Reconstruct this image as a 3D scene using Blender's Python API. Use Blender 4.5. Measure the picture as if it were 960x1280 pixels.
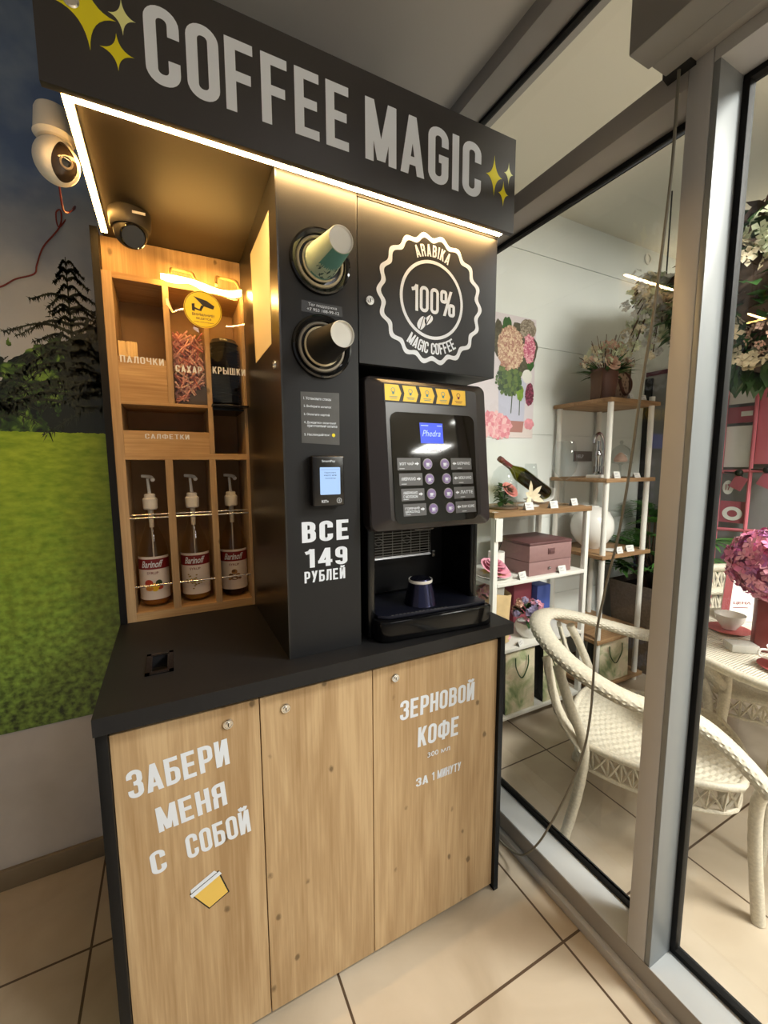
import bpy, bmesh, math, random
from mathutils import Vector, Matrix
random.seed(7)
for o in list(bpy.data.objects): bpy.data.objects.remove(o)
SC = bpy.context.scene
COL = SC.collection
PI = math.pi

# ------------------------------------------------------------------ camera
cam_data = bpy.data.cameras.new('camera')
cam_data.sensor_fit = 'HORIZONTAL'
cam_data.sensor_width = 36.0
cam_data.lens = 36.0 * 522.84 / 960.0
cam_data.clip_start = 0.02
cam = bpy.data.objects.new('camera', cam_data)
COL.objects.link(cam)
YAW, PITCH, ROLL = 0.471016, 0.114759, -0.003782
_f = Vector((math.sin(YAW)*math.cos(PITCH), math.cos(YAW)*math.cos(PITCH), -math.sin(PITCH)))
_r = Vector((math.cos(YAW), -math.sin(YAW), 0))
_u = _r.cross(_f)
_r2 = _r*math.cos(ROLL) + _u*math.sin(ROLL)
_u2 = _u*math.cos(ROLL) - _r*math.sin(ROLL)
cam.matrix_world = Matrix(((_r2.x, _u2.x, -_f.x, 0), (_r2.y, _u2.y, -_f.y, 0), (_r2.z, _u2.z, -_f.z, 1.45), (0, 0, 0, 1)))
SC.camera = cam

# ------------------------------------------------------------------ world, lights, exposure
SC.view_settings.view_transform = 'Standard'
SC.view_settings.look = 'None'
SC.view_settings.gamma = 1.0
SC.view_settings.use_curve_mapping = False
SC.view_settings.exposure = 0.06
w = bpy.data.worlds.new('world'); SC.world = w; w.use_nodes = True
w.node_tree.nodes['Background'].inputs[0].default_value = (0.95, 0.97, 1.0, 1)
w.node_tree.nodes['Background'].inputs[1].default_value = 0.24

def area(name, loc, sx, sy, power, color=(1, 1, 1), rot=(0, 0, 0)):
    l = bpy.data.lights.new(name, 'AREA'); l.shape = 'RECTANGLE'; l.size = sx; l.size_y = sy
    l.energy = power; l.color = color
    o = bpy.data.objects.new(name, l); o.location = loc; o.rotation_euler = rot
    COL.objects.link(o); return o
WARMW = (1.0, 0.97, 0.92)
for i, (x, y) in enumerate([(2.2, -0.55), (4.3, -0.75), (2.3, -2.3), (4.2, -2.9), (5.9, -1.0), (4.6, -4.8), (5.2, 0.9)]):
    area('shop_ceiling_lamp', (x, y, 2.96), 0.6, 0.6, (125 if x < 2.4 else 72), WARMW)
area('vestibule_ceiling_lamp', (0.95, -1.3, 2.8), 0.6, 0.6, 14, (1.0, 0.98, 0.96))

# ------------------------------------------------------------------ node helpers
def srgb(r, g, b):
    def c(v):
        v /= 255.0
        return v/12.92 if v <= 0.04045 else ((v+0.055)/1.055)**2.4
    return (c(r), c(g), c(b), 1)
def newmat(name):
    m = bpy.data.materials.new(name); m.use_nodes = True
    return m, m.node_tree, m.node_tree.nodes['Principled BSDF']
def plain(name, col, rough=0.5, metal=0.0, spec=0.5, noise=0.0, nscale=20, bump=0.0, bscale=60):
    m, t, b = newmat(name)
    b.inputs['Base Color'].default_value = col
    b.inputs['Roughness'].default_value = rough
    b.inputs['Metallic'].default_value = metal
    b.inputs['Specular IOR Level'].default_value = spec
    N = t.nodes; L = t.links
    if noise or bump:
        tc = N.new('ShaderNodeTexCoord')
    if noise:
        n = N.new('ShaderNodeTexNoise'); n.inputs['Scale'].default_value = nscale; n.inputs['Detail'].default_value = 5
        L.new(tc.outputs['Object'], n.inputs['Vector'])
        r = N.new('ShaderNodeValToRGB')
        r.color_ramp.elements[0].position = 0.3; r.color_ramp.elements[1].position = 0.7
        r.color_ramp.elements[0].color = tuple(c*(1-noise) for c in col[:3])+(1,)
        r.color_ramp.elements[1].color = tuple(min(1, c*(1+noise)) for c in col[:3])+(1,)
        L.new(n.outputs['Fac'], r.inputs['Fac']); L.new(r.outputs['Color'], b.inputs['Base Color'])
    if bump:
        n2 = N.new('ShaderNodeTexNoise'); n2.inputs['Scale'].default_value = bscale; n2.inputs['Detail'].default_value = 4
        L.new(tc.outputs['Object'], n2.inputs['Vector'])
        bp = N.new('ShaderNodeBump'); bp.inputs['Strength'].default_value = bump; bp.inputs['Distance'].default_value = 0.004
        L.new(n2.outputs['Fac'], bp.inputs['Height']); L.new(bp.outputs['Normal'], b.inputs['Normal'])
    return m
def emit(name, col, strength):
    m, t, b = newmat(name)
    b.inputs['Base Color'].default_value = (0.02, 0.02, 0.02, 1)
    b.inputs['Emission Color'].default_value = col
    b.inputs['Emission Strength'].default_value = strength
    return m
def glass(name, tint=(0.97, 0.98, 0.97), refl=(1, 1, 1), ior=1.45, rough=0.0):
    m = bpy.data.materials.new(name); m.use_nodes = True
    t = m.node_tree; N = t.nodes; L = t.links
    N.remove(N['Principled BSDF'])
    tr = N.new('ShaderNodeBsdfTransparent'); tr.inputs[0].default_value = tint+(1,)
    gl = N.new('ShaderNodeBsdfGlossy'); gl.inputs['Color'].default_value = refl+(1,); gl.inputs['Roughness'].default_value = rough
    fr = N.new('ShaderNodeFresnel'); fr.inputs['IOR'].default_value = ior
    ge = N.new('ShaderNodeNewGeometry')
    fac = math_node(t, 'MULTIPLY', fr.outputs[0], math_node(t, 'SUBTRACT', 1.0, ge.outputs['Backfacing']))
    mx = N.new('ShaderNodeMixShader')
    L.new(fac, mx.inputs[0]); L.new(tr.outputs[0], mx.inputs[1]); L.new(gl.outputs[0], mx.inputs[2])
    L.new(mx.outputs[0], N['Material Output'].inputs['Surface'])
    return m
def ramp(N, stops):
    r = N.new('ShaderNodeValToRGB'); e = r.color_ramp.elements
    e[0].position, e[0].color = stops[0]; e[1].position, e[1].color = stops[-1]
    for p, c in stops[1:-1]:
        k = e.new(p); k.color = c
    return r
def math_node(t, op, a=None, b=None, c=None):
    n = t.nodes.new('ShaderNodeMath'); n.operation = op
    for i, v in enumerate((a, b, c)):
        if v is None: continue
        if isinstance(v, (int, float)): n.inputs[i].default_value = v
        else: t.links.new(v, n.inputs[i])
    return n.outputs[0]
def mixc(t, fac, a, b):
    n = t.nodes.new('ShaderNodeMix'); n.data_type = 'RGBA'
    for sock, v in ((n.inputs[0], fac), (n.inputs[6], a), (n.inputs[7], b)):
        if isinstance(v, (int, float)): sock.default_value = v
        elif isinstance(v, tuple): sock.default_value = v
        else: t.links.new(v, sock)
    return n.outputs[2]
def oak(name, axis, light, dark, knots=True):
    m, t, b = newmat(name); N = t.nodes; L = t.links
    tc = N.new('ShaderNodeTexCoord')
    def mapped(s_along, s_across):
        mp = N.new('ShaderNodeMapping')
        sc = [s_across]*3; sc['xyz'.index(axis)] = s_along
        mp.inputs['Scale'].default_value = sc
        L.new(tc.outputs['Object'], mp.inputs['Vector']); return mp.outputs[0]
    n1 = N.new('ShaderNodeTexNoise'); n1.inputs['Scale'].default_value = 1; n1.inputs['Detail'].default_value = 6; n1.inputs['Distortion'].default_value = 1.2
    L.new(mapped(1.3, 11), n1.inputs['Vector'])
    n2 = N.new('ShaderNodeTexNoise'); n2.inputs['Scale'].default_value = 1; n2.inputs['Detail'].default_value = 4
    L.new(mapped(6, 190), n2.inputs['Vector'])
    s = math_node(t, 'ADD', math_node(t, 'MULTIPLY', n1.outputs['Fac'], 0.62), math_node(t, 'MULTIPLY', n2.outputs['Fac'], 0.38))
    r = ramp(N, [(0.36, dark), (0.5, tuple((a+c)/2 for a, c in zip(light, dark))), (0.62, light)])
    L.new(s, r.inputs['Fac'])
    out = r.outputs['Color']
    if knots:
        v = N.new('ShaderNodeTexVoronoi'); v.inputs['Scale'].default_value = 1
        nz = N.new('ShaderNodeTexNoise'); nz.inputs['Scale'].default_value = 60
        L.new(tc.outputs['Object'], nz.inputs['Vector'])
        L.new(mapped(8.5, 13), v.inputs['Vector'])
        d = math_node(t, 'ADD', v.outputs['Distance'], math_node(t, 'MULTIPLY', math_node(t, 'SUBTRACT', nz.outputs['Fac'], 0.5), 0.12))
        kr = ramp(N, [(0.05, (1, 1, 1, 1)), (0.11, (0, 0, 0, 1))])
        L.new(d, kr.inputs['Fac'])
        kd = tuple(c*0.28 for c in dark[:3])+(1,)
        out = mixc(t, math_node(t, 'MULTIPLY', kr.outputs['Color'], 0.75), out, kd)
    L.new(out, b.inputs['Base Color'])
    b.inputs['Roughness'].default_value = 0.55
    b.inputs['Specular IOR Level'].default_value = 0.3
    return m

# ------------------------------------------------------------------ materials
M = {}
M['oak'] = oak('light_oak', 'z', srgb(196, 167, 128), srgb(163, 132, 94))
M['oak_flat'] = oak('light_oak_level', 'x', srgb(198, 164, 118), srgb(156, 120, 80), knots=False)
M['shelf_oak'] = oak('shelf_oak', 'x', srgb(176, 142, 104), srgb(128, 96, 64), knots=False)
M['black_board'] = plain('black_laminate', srgb(28, 28, 30), 0.48, spec=0.28, noise=0.06, nscale=8, bump=0.08, bscale=400)
M['black_edge'] = plain('black_edge', srgb(17, 17, 18), 0.5, spec=0.22)
M['tower_side'] = plain('black_satin_side', srgb(34, 32, 30), 0.3)
M['sign_face'] = plain('sign_face', srgb(50, 47, 47), 0.45)
M['vinyl_white'] = plain('white_vinyl', srgb(220, 226, 236), 0.5)
M['tray_black'] = plain('tray_black', srgb(10, 10, 12), 0.12, spec=0.25)
M['vinyl_yellow'] = plain('yellow_vinyl', srgb(226, 212, 10), 0.5)
M['vinyl_pale'] = plain('pale_yellow_vinyl', srgb(226, 226, 150), 0.5)
M['strip'] = emit('warm_light_strip', (1.0, 0.52, 0.13, 1), 62)
M['strip_front'] = emit('warm_light_strip_front', (1.0, 0.62, 0.25, 1), 150)
M['lip_glare'] = emit('warm_lip_glare', (1.0, 0.55, 0.14, 1), 80)  # emission of the added glare ribbon on the clear cover
M['chrome'] = plain('chrome', (0.75, 0.74, 0.72, 1), 0.18, 1.0)
M['dark'] = plain('dark_hole', srgb(10, 10, 10), 0.6)
M['plastic_black'] = plain('black_plastic', srgb(20, 19, 20), 0.22)
M['plastic_dark'] = plain('dark_brown_plastic', srgb(38, 33, 33), 0.3)
M['gloss_black'] = plain('gloss_black', srgb(12, 12, 13), 0.05, spec=0.6)
M['machine_body'] = plain('machine_body', srgb(12, 12, 13), 0.2, spec=0.35)
M['drip_blue'] = plain('drip_tray_surface', srgb(30, 32, 46), 0.35, 0.4)
M['steel'] = plain('steel_wire', srgb(120, 120, 122), 0.3, 0.8)
M['dark_steel'] = plain('dark_steel', srgb(60, 62, 90), 0.2, 0.9)
M['white_plastic'] = plain('white_plastic', srgb(235, 232, 226), 0.35)
M['cup_teal_lit'] = plain('lit_teal_paper', srgb(176, 196, 176), 0.6, noise=0.06)  # paled: strip light on the cup wall is put into the colour
M['cup_dark'] = plain('dark_teal_paper', srgb(88, 140, 136), 0.6)
M['cup_black'] = plain('black_paper', srgb(22, 21, 20), 0.6)
M['paper_white'] = plain('white_paper', srgb(225, 224, 218), 0.7)
M['paper_cream'] = plain('cream_paper', srgb(232, 214, 176), 0.7)
M['sticker_grey'] = plain('grey_sticker', srgb(74, 73, 72), 0.4, noise=0.15, nscale=30)
M['print_black'] = plain('black_print', srgb(30, 28, 26), 0.6)
M['print_grey'] = plain('grey_print', srgb(150, 150, 160), 0.6)
M['btn'] = plain('violet_button', srgb(126, 104, 158), 0.35)
M['btn_rim'] = plain('button_rim', srgb(150, 148, 152), 0.3, 0.5)
M['lab_grey'] = plain('button_label', srgb(86, 86, 88), 0.45)
M['arrow_yellow'] = plain('arrow_sticker', srgb(240, 196, 40), 0.5)
M['screen_blue'] = emit('blue_screen', srgb(40, 80, 250), 1.0)
M['screen_white'] = emit('pale_screen', srgb(170, 205, 250), 1.0)
M['screen_text'] = emit('screen_text', srgb(190, 215, 255), 1.1)
M['clear'] = glass('clear_acrylic', (0.93, 0.93, 0.92), ior=1.4)
M['bottle_glass'] = glass('bottle_glass', (0.92, 0.88, 0.80), ior=1.45)
M['wine_glass'] = glass('wine_glass', (0.88, 0.90, 0.90), ior=1.5)
M['wine_bottle'] = glass('olive_glass', (0.34, 0.33, 0.03), ior=1.5)
M['window_glass'] = glass('window_glass', (0.94, 0.955, 0.945), ior=1.5)
M['syrup_amber'] = plain('amber_syrup', srgb(140, 84, 30), 0.15)
M['syrup_gold'] = plain('golden_syrup', srgb(150, 104, 44), 0.15)
M['syrup_brown'] = plain('dark_syrup', srgb(44, 22, 14), 0.12)
M['label_paper'] = plain('bottle_label', srgb(222, 212, 206), 0.55)
M['label_red'] = plain('label_red', srgb(122, 18, 26), 0.5)
M['alu'] = plain('aluminium_white', srgb(186, 186, 188), 0.38, 0.0, noise=0.03, nscale=6)
M['alu_grey'] = plain('aluminium_grey', srgb(150, 146, 142), 0.4, 0.0, noise=0.05, nscale=6)
M['alu_sill'] = plain('aluminium_sill', srgb(190, 193, 195), 0.3, 0.0, noise=0.05, nscale=6)
M['gasket'] = plain('black_rubber', srgb(15, 15, 15), 0.6, spec=0.2)
M['alu_stile'] = plain('aluminium_stile', srgb(132, 137, 140), 0.4)
M['wall_paint'] = plain('shop_wall_paint', srgb(226, 230, 226), 0.7, noise=0.03, nscale=3)
M['plaster'] = plain('plaster', srgb(200, 196, 194), 0.85, noise=0.10, nscale=5, bump=0.5, bscale=14)
M['skirting'] = plain('skirting_tile', srgb(136, 122, 100), 0.5, noise=0.08, nscale=12)
M['ceil_grey'] = plain('vestibule_ceiling_paint', srgb(205, 202, 198), 0.8)
M['ceil_white'] = plain('shop_ceiling_paint', srgb(226, 222, 208), 0.8)
M['box_grey'] = plain('grey_metal_box', srgb(128, 125, 122), 0.45)
M['cable'] = plain('grey_cable', srgb(120, 116, 104), 0.5)
M['wire_red'] = plain('red_wire', srgb(120, 36, 34), 0.5)
M['shelf_white'] = plain('white_shelf_metal', srgb(232, 230, 222), 0.4)
M['wicker'] = plain('cream_wicker', srgb(204, 196, 178), 0.55, noise=0.14, nscale=130)  # fine noise puts shade of the weave gaps into the colour
M['leaf'] = plain('green_leaf', srgb(52, 92, 40), 0.5, noise=0.35, nscale=14)
M['palm_leaf'] = plain('palm_leaf', srgb(74, 124, 54), 0.45, noise=0.4, nscale=10)
M['leaf_dark'] = plain('dark_green_leaf', srgb(42, 78, 38), 0.45, noise=0.4, nscale=10)
M['leaf_light'] = plain('fresh_leaf', srgb(120, 150, 60), 0.5, noise=0.3)
M['stem_brown'] = plain('brown_stem', srgb(84, 62, 44), 0.7)
M['petal_pink'] = plain('pink_petal', srgb(238, 166, 186), 0.6, noise=0.2, nscale=25)
M['petal_magenta'] = plain('magenta_petal', srgb(212, 118, 156), 0.6, noise=0.35, nscale=16)
M['petal_mauve'] = plain('mauve_petal', srgb(186, 116, 168), 0.6, noise=0.3, nscale=16)
M['petal_cream'] = plain('cream_petal', srgb(226, 214, 184), 0.7, noise=0.15)
M['petal_blush'] = plain('blush_petal', srgb(226, 186, 166), 0.7, noise=0.15)
M['petal_pale'] = plain('pale_green_petal', srgb(214, 222, 188), 0.7, noise=0.12)
M['petal_lilac'] = plain('lilac_petal', srgb(158, 148, 182), 0.7, noise=0.15)
M['petal_coral'] = plain('coral_petal', srgb(236, 146, 136), 0.6, noise=0.15)
M['moss'] = plain('brown_moss', srgb(96, 78, 66), 0.9, noise=0.4, nscale=20)
M['leather'] = plain('brown_leather', srgb(98, 64, 52), 0.5, noise=0.1)
M['mauve_box'] = plain('mauve_leatherette', srgb(150, 116, 114), 0.55, noise=0.05, nscale=60)
M['mauve_dark'] = plain('mauve_trim', srgb(104, 70, 70), 0.5)
M['ceramic'] = plain('white_ceramic', srgb(236, 234, 228), 0.18)
M['red_box'] = plain('dusty_red_card', srgb(150, 68, 82), 0.6)
M['blue_box'] = plain('blue_card', srgb(72, 92, 168), 0.6)
M['kraft'] = plain('kraft_paper', srgb(214, 186, 138), 0.7, noise=0.12, nscale=20)
M['red_frame'] = plain('coral_red_metal', srgb(206, 112, 124), 0.5)
M['red_panel'] = plain('red_panel', srgb(160, 82, 94), 0.5)
M['grey_panel'] = plain('grey_partition_board', srgb(128, 128, 126), 0.6, noise=0.08, nscale=4)
M['plum'] = plain('plum_trim', srgb(92, 40, 60), 0.5)
M['grey_sign'] = plain('grey_sign_board', srgb(120, 114, 108), 0.6)
M['napkin_red'] = plain('rose_napkin', srgb(176, 84, 84), 0.7)
M['vase_red'] = plain('dark_red_vase', srgb(122, 50, 48), 0.4)
M['wood_dark'] = plain('dark_wood', srgb(92, 66, 46), 0.6, noise=0.15)
M['basket'] = plain('grey_wicker', srgb(104, 92, 82), 0.7, noise=0.25, nscale=70, bump=0.6, bscale=120)
M['silver'] = plain('silver_metal', srgb(170, 170, 172), 0.15, 1.0)
M['sachet_pale'] = plain('pale_sachet', srgb(240, 206, 190), 0.55)
M['sachet'] = plain('pink_sachet', srgb(238, 176, 164), 0.55, noise=0.25, nscale=90)
M['sachet_dark'] = plain('dark_sachet', srgb(196, 118, 108), 0.55, noise=0.25, nscale=90)
M['lid_black'] = plain('black_lid', srgb(24, 23, 23), 0.25)
M['ply'] = plain('amber_panel', srgb(204, 166, 108), 0.5, noise=0.06)

def floor_mat():
    m, t, b = newmat('floor_tiles'); N = t.nodes; L = t.links
    tc = N.new('ShaderNodeTexCoord'); s = N.new('ShaderNodeSeparateXYZ'); L.new(tc.outputs['Object'], s.inputs[0])
    def g(sock, off):
        f = math_node(t, 'FRACT', math_node(t, 'DIVIDE', math_node(t, 'SUBTRACT', sock, off), 0.6405))
        return math_node(t, 'LESS_THAN', math_node(t, 'ABSOLUTE', math_node(t, 'SUBTRACT', f, 0.5)), 0.4945)
    gx = g(s.outputs[0], 0.349); gy = g(s.outputs[1], 0.749)
    tile = math_node(t, 'MULTIPLY', gx, gy)
    n = N.new('ShaderNodeTexNoise'); n.inputs['Scale'].default_value = 3.5; n.inputs['Detail'].default_value = 8; n.inputs['Distortion'].default_value = 0.8
    L.new(tc.outputs['Object'], n.inputs['Vector'])
    r = ramp(N, [(0.3, srgb(176, 160, 138)), (0.7, srgb(200, 186, 166))]); L.new(n.outputs['Fac'], r.inputs['Fac'])
    L.new(mixc(t, tile, srgb(84, 66, 50), r.outputs['Color']), b.inputs['Base Color'])
    rr = math_node(t, 'ADD', 0.24, math_node(t, 'MULTIPLY', n.outputs['Fac'], 0.16))
    L.new(rr, b.inputs['Roughness'])
    return m
M['floor'] = floor_mat()

def mural_mat():
    m, t, b = newmat('meadow_mural_print'); N = t.nodes; L = t.links
    tc = N.new('ShaderNodeTexCoord'); s = N.new('ShaderNodeSeparateXYZ'); L.new(tc.outputs['Object'], s.inputs[0])
    x, z = s.outputs[0], s.outputs[2]
    def noise(scale, detail=4, vec=None, dist=0.0):
        n = N.new('ShaderNodeTexNoise'); n.inputs['Scale'].default_value = scale; n.inputs['Detail'].default_value = detail
        n.inputs['Distortion'].default_value = dist
        L.new(vec or tc.outputs['Object'], n.inputs['Vector']); return n.outputs['Fac']
    # sky with clouds
    cl = ramp(N, [(0.46, srgb(76, 98, 136)), (0.66, srgb(146, 160, 176))]); L.new(noise(2.6, 5), cl.inputs['Fac'])
    low = ramp(N, [(0.42, (1, 1, 1, 1)), (0.62, (0, 0, 0, 1))])
    L.new(math_node(t, 'ADD', math_node(t, 'MULTIPLY', math_node(t, 'SUBTRACT', z, 1.55), 0.8), math_node(t, 'MULTIPLY', math_node(t, 'SUBTRACT', noise(5), 0.5), 0.25)), low.inputs['Fac'])
    sky = mixc(t, low.outputs['Color'], cl.outputs['Color'], srgb(176, 180, 188))
    # grass
    mp = N.new('ShaderNodeMapping'); mp.inputs['Scale'].default_value = (26, 1, 60); L.new(tc.outputs['Object'], mp.inputs['Vector'])
    ng = noise(1, 6, mp.outputs[0])
    far = ramp(N, [(0.0, (0, 0, 0, 1)), (1.0, (1, 1, 1, 1))]); L.new(math_node(t, 'DIVIDE', math_node(t, 'SUBTRACT', z, 0.6), 0.85), far.inputs['Fac'])
    g1 = ramp(N, [(0.36, srgb(32, 54, 16)), (0.64, srgb(128, 164, 66))]); L.new(noise(46, 8), g1.inputs['Fac'])
    g2 = ramp(N, [(0.25, srgb(118, 156, 20)), (0.75, srgb(176, 202, 56))]); L.new(ng, g2.inputs['Fac'])
    grass = mixc(t, far.outputs['Color'], g1.outputs['Color'], g2.outputs['Color'])
    # hedge of trees
    tr = ramp(N, [(0.40, srgb(20, 28, 18)), (0.54, srgb(58, 86, 34)), (0.68, srgb(120, 156, 58))]); L.new(noise(26, 7, None, 1.0), tr.inputs['Fac'])
    tl = mixc(t, math_node(t, 'LESS_THAN', math_node(t, 'ADD', x, math_node(t, 'MULTIPLY', noise(9), 0.5)), -0.04), srgb(34, 40, 30), tr.outputs['Color'])
    # ragged tree line: tall conifer to the right, low hedge to the left
    ridge = math_node(t, 'ADD', 1.74, math_node(t, 'MULTIPLY', math_node(t, 'MAXIMUM', math_node(t, 'SUBTRACT', 1.0, math_node(t, 'MULTIPLY', math_node(t, 'ABSOLUTE', math_node(t, 'ADD', x, 0.20)), 3.0)), 0.0), 0.22))
    mp2 = N.new('ShaderNodeMapping'); mp2.inputs['Scale'].default_value = (5, 1, 34); mp2.inputs['Rotation'].default_value = (0, 0.35, 0); L.new(tc.outputs['Object'], mp2.inputs['Vector'])
    rag = math_node(t, 'MULTIPLY', math_node(t, 'SUBTRACT', noise(13, 7, None, 0.6), 0.5), 0.42)
    tree = math_node(t, 'LESS_THAN', z, math_node(t, 'ADD', ridge, rag))
    c = mixc(t, tree, sky, tl)
    c = mixc(t, math_node(t, 'LESS_THAN', z, math_node(t, 'ADD', 1.557, math_node(t, 'MULTIPLY', math_node(t, 'SUBTRACT', noise(60), 0.5), 0.012))), c, grass)
    L.new(c, b.inputs['Base Color'])
    b.inputs['Roughness'].default_value = 0.28
    return m
M['mural'] = mural_mat()
def bag_mat():
    m, t, b = newmat('watercolour_gift_bag'); N = t.nodes; L = t.links
    tc = N.new('ShaderNodeTexCoord')
    n = N.new('ShaderNodeTexNoise'); n.inputs['Scale'].default_value = 9; n.inputs['Detail'].default_value = 5; n.inputs['Distortion'].default_value = 0.8
    L.new(tc.outputs['Object'], n.inputs['Vector'])
    r = ramp(N, [(0.3, srgb(86, 124, 74)), (0.42, srgb(176, 182, 140)), (0.55, srgb(226, 216, 186)), (0.68, srgb(216, 196, 170))])
    L.new(n.outputs['Fac'], r.inputs['Fac']); L.new(r.outputs['Color'], b.inputs['Base Color']); b.inputs['Roughness'].default_value = 0.5
    return m
M['bag'] = bag_mat()
def lace_mat():
    m, t, b = newmat('brown_lace_print'); N = t.nodes; L = t.links
    tc = N.new('ShaderNodeTexCoord'); v = N.new('ShaderNodeTexVoronoi'); v.inputs['Scale'].default_value = 42
    L.new(tc.outputs['Object'], v.inputs['Vector'])
    r = ramp(N, [(0.15, srgb(92, 66, 52)), (0.5, srgb(186, 160, 136))]); L.new(v.outputs['Distance'], r.inputs['Fac'])
    L.new(r.outputs['Color'], b.inputs['Base Color']); return m
M['lace'] = lace_mat()

# ------------------------------------------------------------------ geometry builder
ORG = {}
class MB:
    def __init__(s): s.v = []; s.f = []; s.mi = []
    def add(s, vs, fs, mi=0, T=None):
        o = len(s.v)
        s.v += [tuple(T @ Vector(p)) if T else tuple(p) for p in vs]
        s.f += [[i+o for i in f] for f in fs]; s.mi += [mi]*len(fs); return s
    def box(s, x0, x1, y0, y1, z0, z1, mi=0, T=None):
        return s.add([(x0,y0,z0),(x1,y0,z0),(x1,y1,z0),(x0,y1,z0),(x0,y0,z1),(x1,y0,z1),(x1,y1,z1),(x0,y1,z1)],
                     [(0,3,2,1),(4,5,6,7),(0,1,5,4),(1,2,6,5),(2,3,7,6),(3,0,4,7)], mi, T)
    def sweep(s, path, r, n=8, closed=False, cap=True, mi=0, fn=None, up=None, T=None):
        """tube along path; r number or list; fn(i,a)->radius multiplier"""
        P = [Vector(p) for p in path]; k = len(P); vs = []
        ref = None
        for i, p in enumerate(P):
            if closed: d = P[(i+1) % k]-P[i-1]
            else: d = P[min(i+1, k-1)]-P[max(i-1, 0)]
            d.normalize()
            if up is not None: nrm = Vector(up)
            elif ref is None: nrm = Vector((0, 0, 1)) if abs(d.z) < 0.9 else Vector((1, 0, 0))
            else: nrm = ref
            nrm = nrm-d*nrm.dot(d)
            if nrm.length < 1e-6: nrm = d.orthogonal()
            nrm.normalize(); ref = nrm
            bi = d.cross(nrm)
            rr = r[i] if isinstance(r, list) else r
            for j in range(n):
                a = 2*PI*j/n
                ra, rb = rr if isinstance(rr, tuple) else (rr, rr)
                q = fn(i, j) if fn else 1.0
                vs.append(p+nrm*(math.cos(a)*ra*q)+bi*(math.sin(a)*rb*q))
        fs = []
        for i in range(k if closed else k-1):
            for j in range(n):
                a = i*n+j; b = i*n+(j+1) % n; c = ((i+1) % k)*n+(j+1) % n; d = ((i+1) % k)*n+j
                fs.append((a, b, c, d))
        if cap and not closed:
            fs.append(tuple(range(n-1, -1, -1))); fs.append(tuple(range((k-1)*n, k*n)))
        return s.add(vs, fs, mi, T)
    def rod(s, a, b, r, n=10, mi=0, T=None): return s.sweep([a, b], r, n, mi=mi, T=T)
    def cone(s, a, b, r0, r1, n=24, mi=0, cap=True, T=None): return s.sweep([a, b], [r0, r1], n, mi=mi, cap=cap, T=T)
    def lathe(s, prof, c=(0, 0, 0), n=32, mi=0, T=None):
        """prof: (r,z) list, around z at c"""
        vs = []; k = len(prof)
        for (r, z) in prof:
            for j in range(n):
                a = 2*PI*j/n; vs.append((c[0]+r*math.cos(a), c[1]+r*math.sin(a), c[2]+z))
        fs = [(i*n+j, i*n+(j+1) % n, (i+1)*n+(j+1) % n, (i+1)*n+j) for i in range(k-1) for j in range(n)]
        if prof[0][0] > 1e-5: fs.append(tuple(range(n-1, -1, -1)))
        if prof[-1][0] > 1e-5: fs.append(tuple(range((k-1)*n, k*n)))
        return s.add(vs, fs, mi, T)
    def shell(s, prof, c=(0, 0, 0), n=32, mi=0, T=None):
        """lathe without caps"""
        vs = []; k = len(prof)
        for (r, z) in prof:
            for j in range(n):
                a = 2*PI*j/n; vs.append((c[0]+r*math.cos(a), c[1]+r*math.sin(a), c[2]+z))
        fs = [(i*n+j, i*n+(j+1) % n, (i+1)*n+(j+1) % n, (i+1)*n+j) for i in range(k-1) for j in range(n)]
        return s.add(vs, fs, mi, T)
    def ball(s, c, r, n=12, m=8, mi=0, sc=(1, 1, 1), fn=None, T=None):
        vs = []; 
        for i in range(m+1):
            t = PI*i/m
            for j in range(n):
                a = 2*PI*j/n
                q = r*(fn(t, a) if fn else 1)
                vs.append((c[0]+sc[0]*q*math.sin(t)*math.cos(a), c[1]+sc[1]*q*math.sin(t)*math.sin(a), c[2]+sc[2]*q*math.cos(t)))
        fs = [(i*n+j, (i+1)*n+j, (i+1)*n+(j+1) % n, i*n+(j+1) % n) for i in range(m) for j in range(n)]
        return s.add(vs, fs, mi, T)
    def prism(s, poly, fr, depth, mi=0):
        """poly 2d list; fr = frame function (u,v,w)->xyz ; extruded from w=0 to w=depth"""
        k = len(poly)
        vs = [fr(u, v, 0) for u, v in poly]+[fr(u, v, depth) for u, v in poly]
        fs = [tuple(range(k-1, -1, -1)), tuple(range(k, 2*k))]+[(i, (i+1) % k, k+(i+1) % k, k+i) for i in range(k)]
        return s.add(vs, fs, mi)
    def flat(s, poly, fr, w=0.0, mi=0):
        k = len(poly); return s.add([fr(u, v, w) for u, v in poly], [tuple(range(k))], mi)
    def ringflat(s, outer, inner, fr, w=0.0, mi=0):
        k = len(outer); vs = [fr(u, v, w) for u, v in outer]+[fr(u, v, w) for u, v in inner]
        return s.add(vs, [(i, (i+1) % k, k+(i+1) % k, k+i) for i in range(k)], mi)
    def build(s, name, mat, parent=None, smooth=False, bevel=0.0, seg=2, base=None, angle=35):
        vs = [Vector(p) for p in s.v]
        if parent is not None: org = ORG[parent.as_pointer()]
        elif base is not None: org = Vector(base)
        else:
            lo = [min(p[i] for p in vs) for i in range(3)]; hi = [max(p[i] for p in vs) for i in range(3)]
            org = Vector(((lo[0]+hi[0])/2, (lo[1]+hi[1])/2, lo[2]))
        me = bpy.data.meshes.new(name)
        me.from_pydata([tuple(p-org) for p in vs], [], s.f)
        mats = mat if isinstance(mat, (list, tuple)) else [mat]
        for m in mats: me.materials.append(m)
        if len(mats) > 1: me.polygons.foreach_set('material_index', s.mi)
        bm = bmesh.new(); bm.from_mesh(me)
        bmesh.ops.remove_doubles(bm, verts=bm.verts, dist=1e-6)
        bmesh.ops.recalc_face_normals(bm, faces=bm.faces)
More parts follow.
